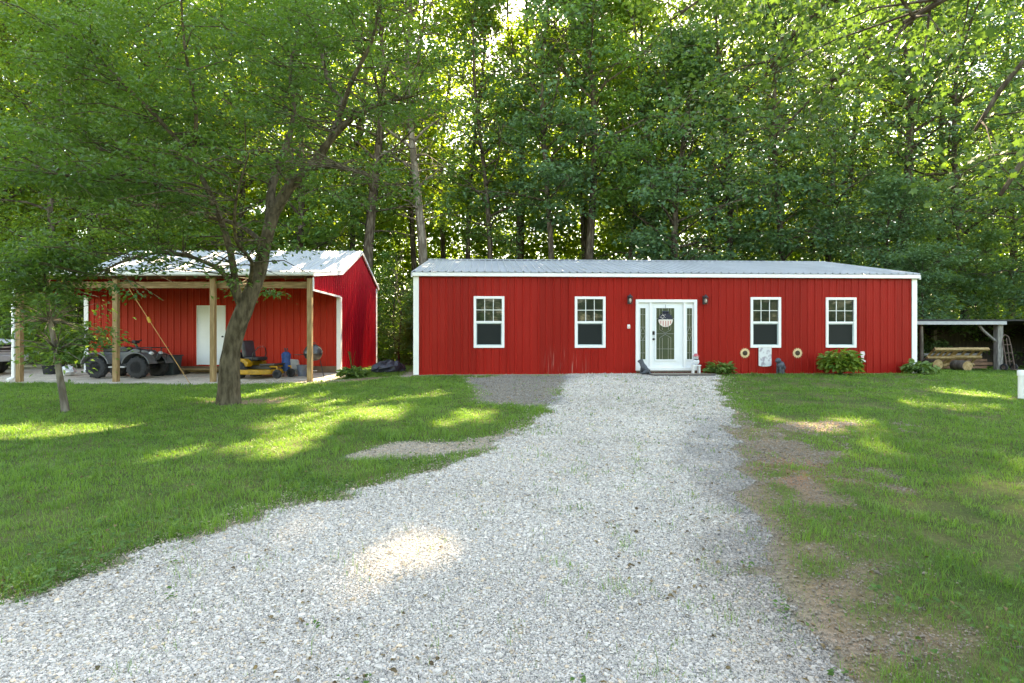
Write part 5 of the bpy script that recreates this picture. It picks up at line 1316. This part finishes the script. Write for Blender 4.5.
# ------------------------------------------------------------------ plants along the walls
LONG = np.array([(0, 0, 0), (.25, .5, .10), (.6, .5, .12), (1, 0, -.10), (.6, -.5, .12), (.25, -.5, .10)])
def rosette(name, x, y, n, L, H, rad, m_, label, cat, seed, wf=.55, group=None, stems=0):
    rs = np.random.RandomState(seed); z = g(x, y)
    e = root(name, (x, y, z), 0, label, cat, group)
    a = rs.rand(n) * 2 * pi; r = rad * np.sqrt(rs.rand(n)) * .75
    P = np.stack([r * np.cos(a), r * np.sin(a) * .8, H * (.25 + .75 * rs.rand(n)) * np.sqrt(np.clip(1 - (r / rad) ** 2, .05, 1))], -1)
    T = norm(np.stack([np.cos(a), np.sin(a), rs.uniform(-.7, .6, n)], -1) + rs.randn(n, 3) * .25)
    N_ = norm(np.array([0, 0, 1.]) + .35 * rs.randn(n, 3)); B = norm(np.cross(N_, T)); N_ = np.cross(T, B)
    ln = L * rs.uniform(.65, 1.2, n)
    V = P[:, None] + (T[:, None] * LONG[None, :, :1] + B[:, None] * LONG[None, :, 1:2] * wf + N_[:, None] * LONG[None, :, 2:3]) * ln[:, None, None]
    V[..., 2] = np.maximum(V[..., 2], .005)
    mesh_np('leaves', V.reshape(-1, 3), np.arange(n * 6).reshape(n, 6), m_, e, {'v': np.repeat(np.clip(.45 + .28 * rs.randn(n), 0, 1), 6)})
    mb = MB()
    for k in range(min(n, 40)): mb.tube([(0, 0, 0), tuple(P[k] * np.array([.5, .5, .8])), tuple(P[k])], .006, 4, False)
    for k in range(stems):
        aa = rs.rand() * 6.28; mb.tube([(0, 0, H * .5), (.06 * cos(aa), .06 * sin(aa), H + .25), (.12 * cos(aa), .12 * sin(aa), H + .5)], .006, 4)
    mb.build('stems', WEED, e)
    return e
hx, hy, _ = hp(8.98, -.38, 0); rosette('hosta', hx, hy, 170, .20, .34, .46, LEAF_HOSTA, 'low leafy hosta at the wall just past the front door', 'plant', 1, group='hostas by the buildings')
hx, hy, _ = hp(15.05, -.45, 0); rosette('hosta', hx, hy, 170, .20, .36, .50, LEAF_HOSTA, 'bushy hosta at the house corner nearest the lean-to', 'plant', 2, group='hostas by the buildings')
rosette('hosta', -4.95, 17.6, 130, .22, .32, .50, LEAF_HOSTA, 'hosta with tall flower stalks by the shed\'s side wall', 'plant', 3, group='hostas by the buildings', stems=7)
hx, hy, _ = hp(12.55, -.55, 0); rosette('hydrangea_shrub', hx, hy, 620, .17, .74, .70, LEAF_SHRUB, 'rounded leafy shrub with light green tips under the window', 'shrub', 4)
hx, hy, _ = hp(14.75, -.2, 0)
# dark tarp bundle and flagstones by the shed's side
e = root('tarp_bundle', (-4.15, 19.2, g(-4.15, 19.2)), .3, 'crumpled dark blue-black tarp heap beside the shed\'s side wall', 'tarp')
rr = random.Random(4); mb = MB(); mb.sphere((0, 0, .1), (.55, .3, .22), 20, 10); mb.v = [(v[0] * rr.uniform(.85, 1.15), v[1] * rr.uniform(.8, 1.2), max(0, v[2] * rr.uniform(.6, 1.4))) for v in mb.v]; mb.build('tarp', mat('tarp_black', (.03, .035, .05), .45), e)
# low broad-leaved weeds along the left edge of the drive and in the lawn
def weed_dens(x, y):
    k = masks(x, y)
    edge = sstep(1.5, .2, k['sd']) * sstep(-.25, .25, k['sd']) * (x < 1.5) * sstep(12, 8, y)
    return np.clip(edge * .55 * sstep(.42, .62, fbm(x, y, 1.6, 3, 91)) + .012 * (k['drive'] > .5) * (fbm(x, y, 3, 2, 93) > .66) + .06 * k['lawn'] * (fbm(x, y, .9, 2, 95) > .58), 0, 1)
wx, wy = scatter(60000, -12, 10, 2.4, 15, weed_dens, RS)
nw = len(wx); per = 5
C = np.repeat(np.stack([wx, wy, gz(wx, wy)], -1), per, 0)
n = len(C); a = RS.rand(n) * 2 * pi
P = C + np.stack([.02 * np.cos(a), .02 * np.sin(a), RS.uniform(.015, .07, n)], -1)
T = norm(np.stack([np.cos(a), np.sin(a), RS.uniform(-.2, .7, n)], -1)); N_ = norm(np.array([0, 0, 1.]) + .3 * RS.randn(n, 3)); B = norm(np.cross(N_, T)); N_ = np.cross(T, B)
ln = RS.uniform(.012, .036, n)
V = P[:, None] + (T[:, None] * LONG[None, :, :1] + B[:, None] * LONG[None, :, 1:2] * .75 + N_[:, None] * LONG[None, :, 2:3]) * ln[:, None, None]
o = mesh_np('weeds', V.reshape(-1, 3), np.arange(n * 6).reshape(n, 6), WEED, attrs={'v': np.repeat(np.clip(.5 + .28 * RS.randn(n), 0, 1), 6)})
tag(o, kind='stuff', label='low clover and broad-leaved weeds along the drive edge', cat='weeds')

def litter_dens(x, y):
    k = masks(x, y)
    return np.clip(.25 * k['drive'] * (.3 + (fbm(x, y, 1.1, 2, 111) > .52)) + .35 * k['lawn'] + .6 * k['wear'] + .5 * k['apron'] + .3 * k['dirt'], 0, 1)
lx, ly = scatter(16000, -12, 11, 2.4, 17, litter_dens, RS)
n = len(lx)
P = np.stack([lx, ly, gz(lx, ly) + np.where(masks(lx, ly)['lawn'] > .5, .035, .018)], -1)
a = RS.rand(n) * 2 * pi
T = norm(np.stack([np.cos(a), np.sin(a), .25 * RS.randn(n)], -1)); N_ = norm(np.array([0, 0, 1.]) + .35 * RS.randn(n, 3)); B = norm(np.cross(N_, T)); N_ = np.cross(T, B)
ln = RS.uniform(.012, .042, n); wf_ = np.where(RS.rand(n) < .3, .12, .5)
V = P[:, None] + (T[:, None] * LONG[None, :, :1] + B[:, None] * LONG[None, :, 1:2] * wf_[:, None, None] + N_[:, None] * LONG[None, :, 2:3] * 1.6) * ln[:, None, None]
DRY = leaf_mat('dry_leaf', (.06, .04, .022), (.24, .17, .08), (.2, .14, .05), .15, .7)
o = mesh_np('leaf_litter', V.reshape(-1, 3), np.arange(n * 6).reshape(n, 6), DRY, attrs={'v': np.repeat(RS.rand(n), 6)})
tag(o, kind='stuff', label='scattered dry brown leaves and twigs on drive and lawn', cat='litter')
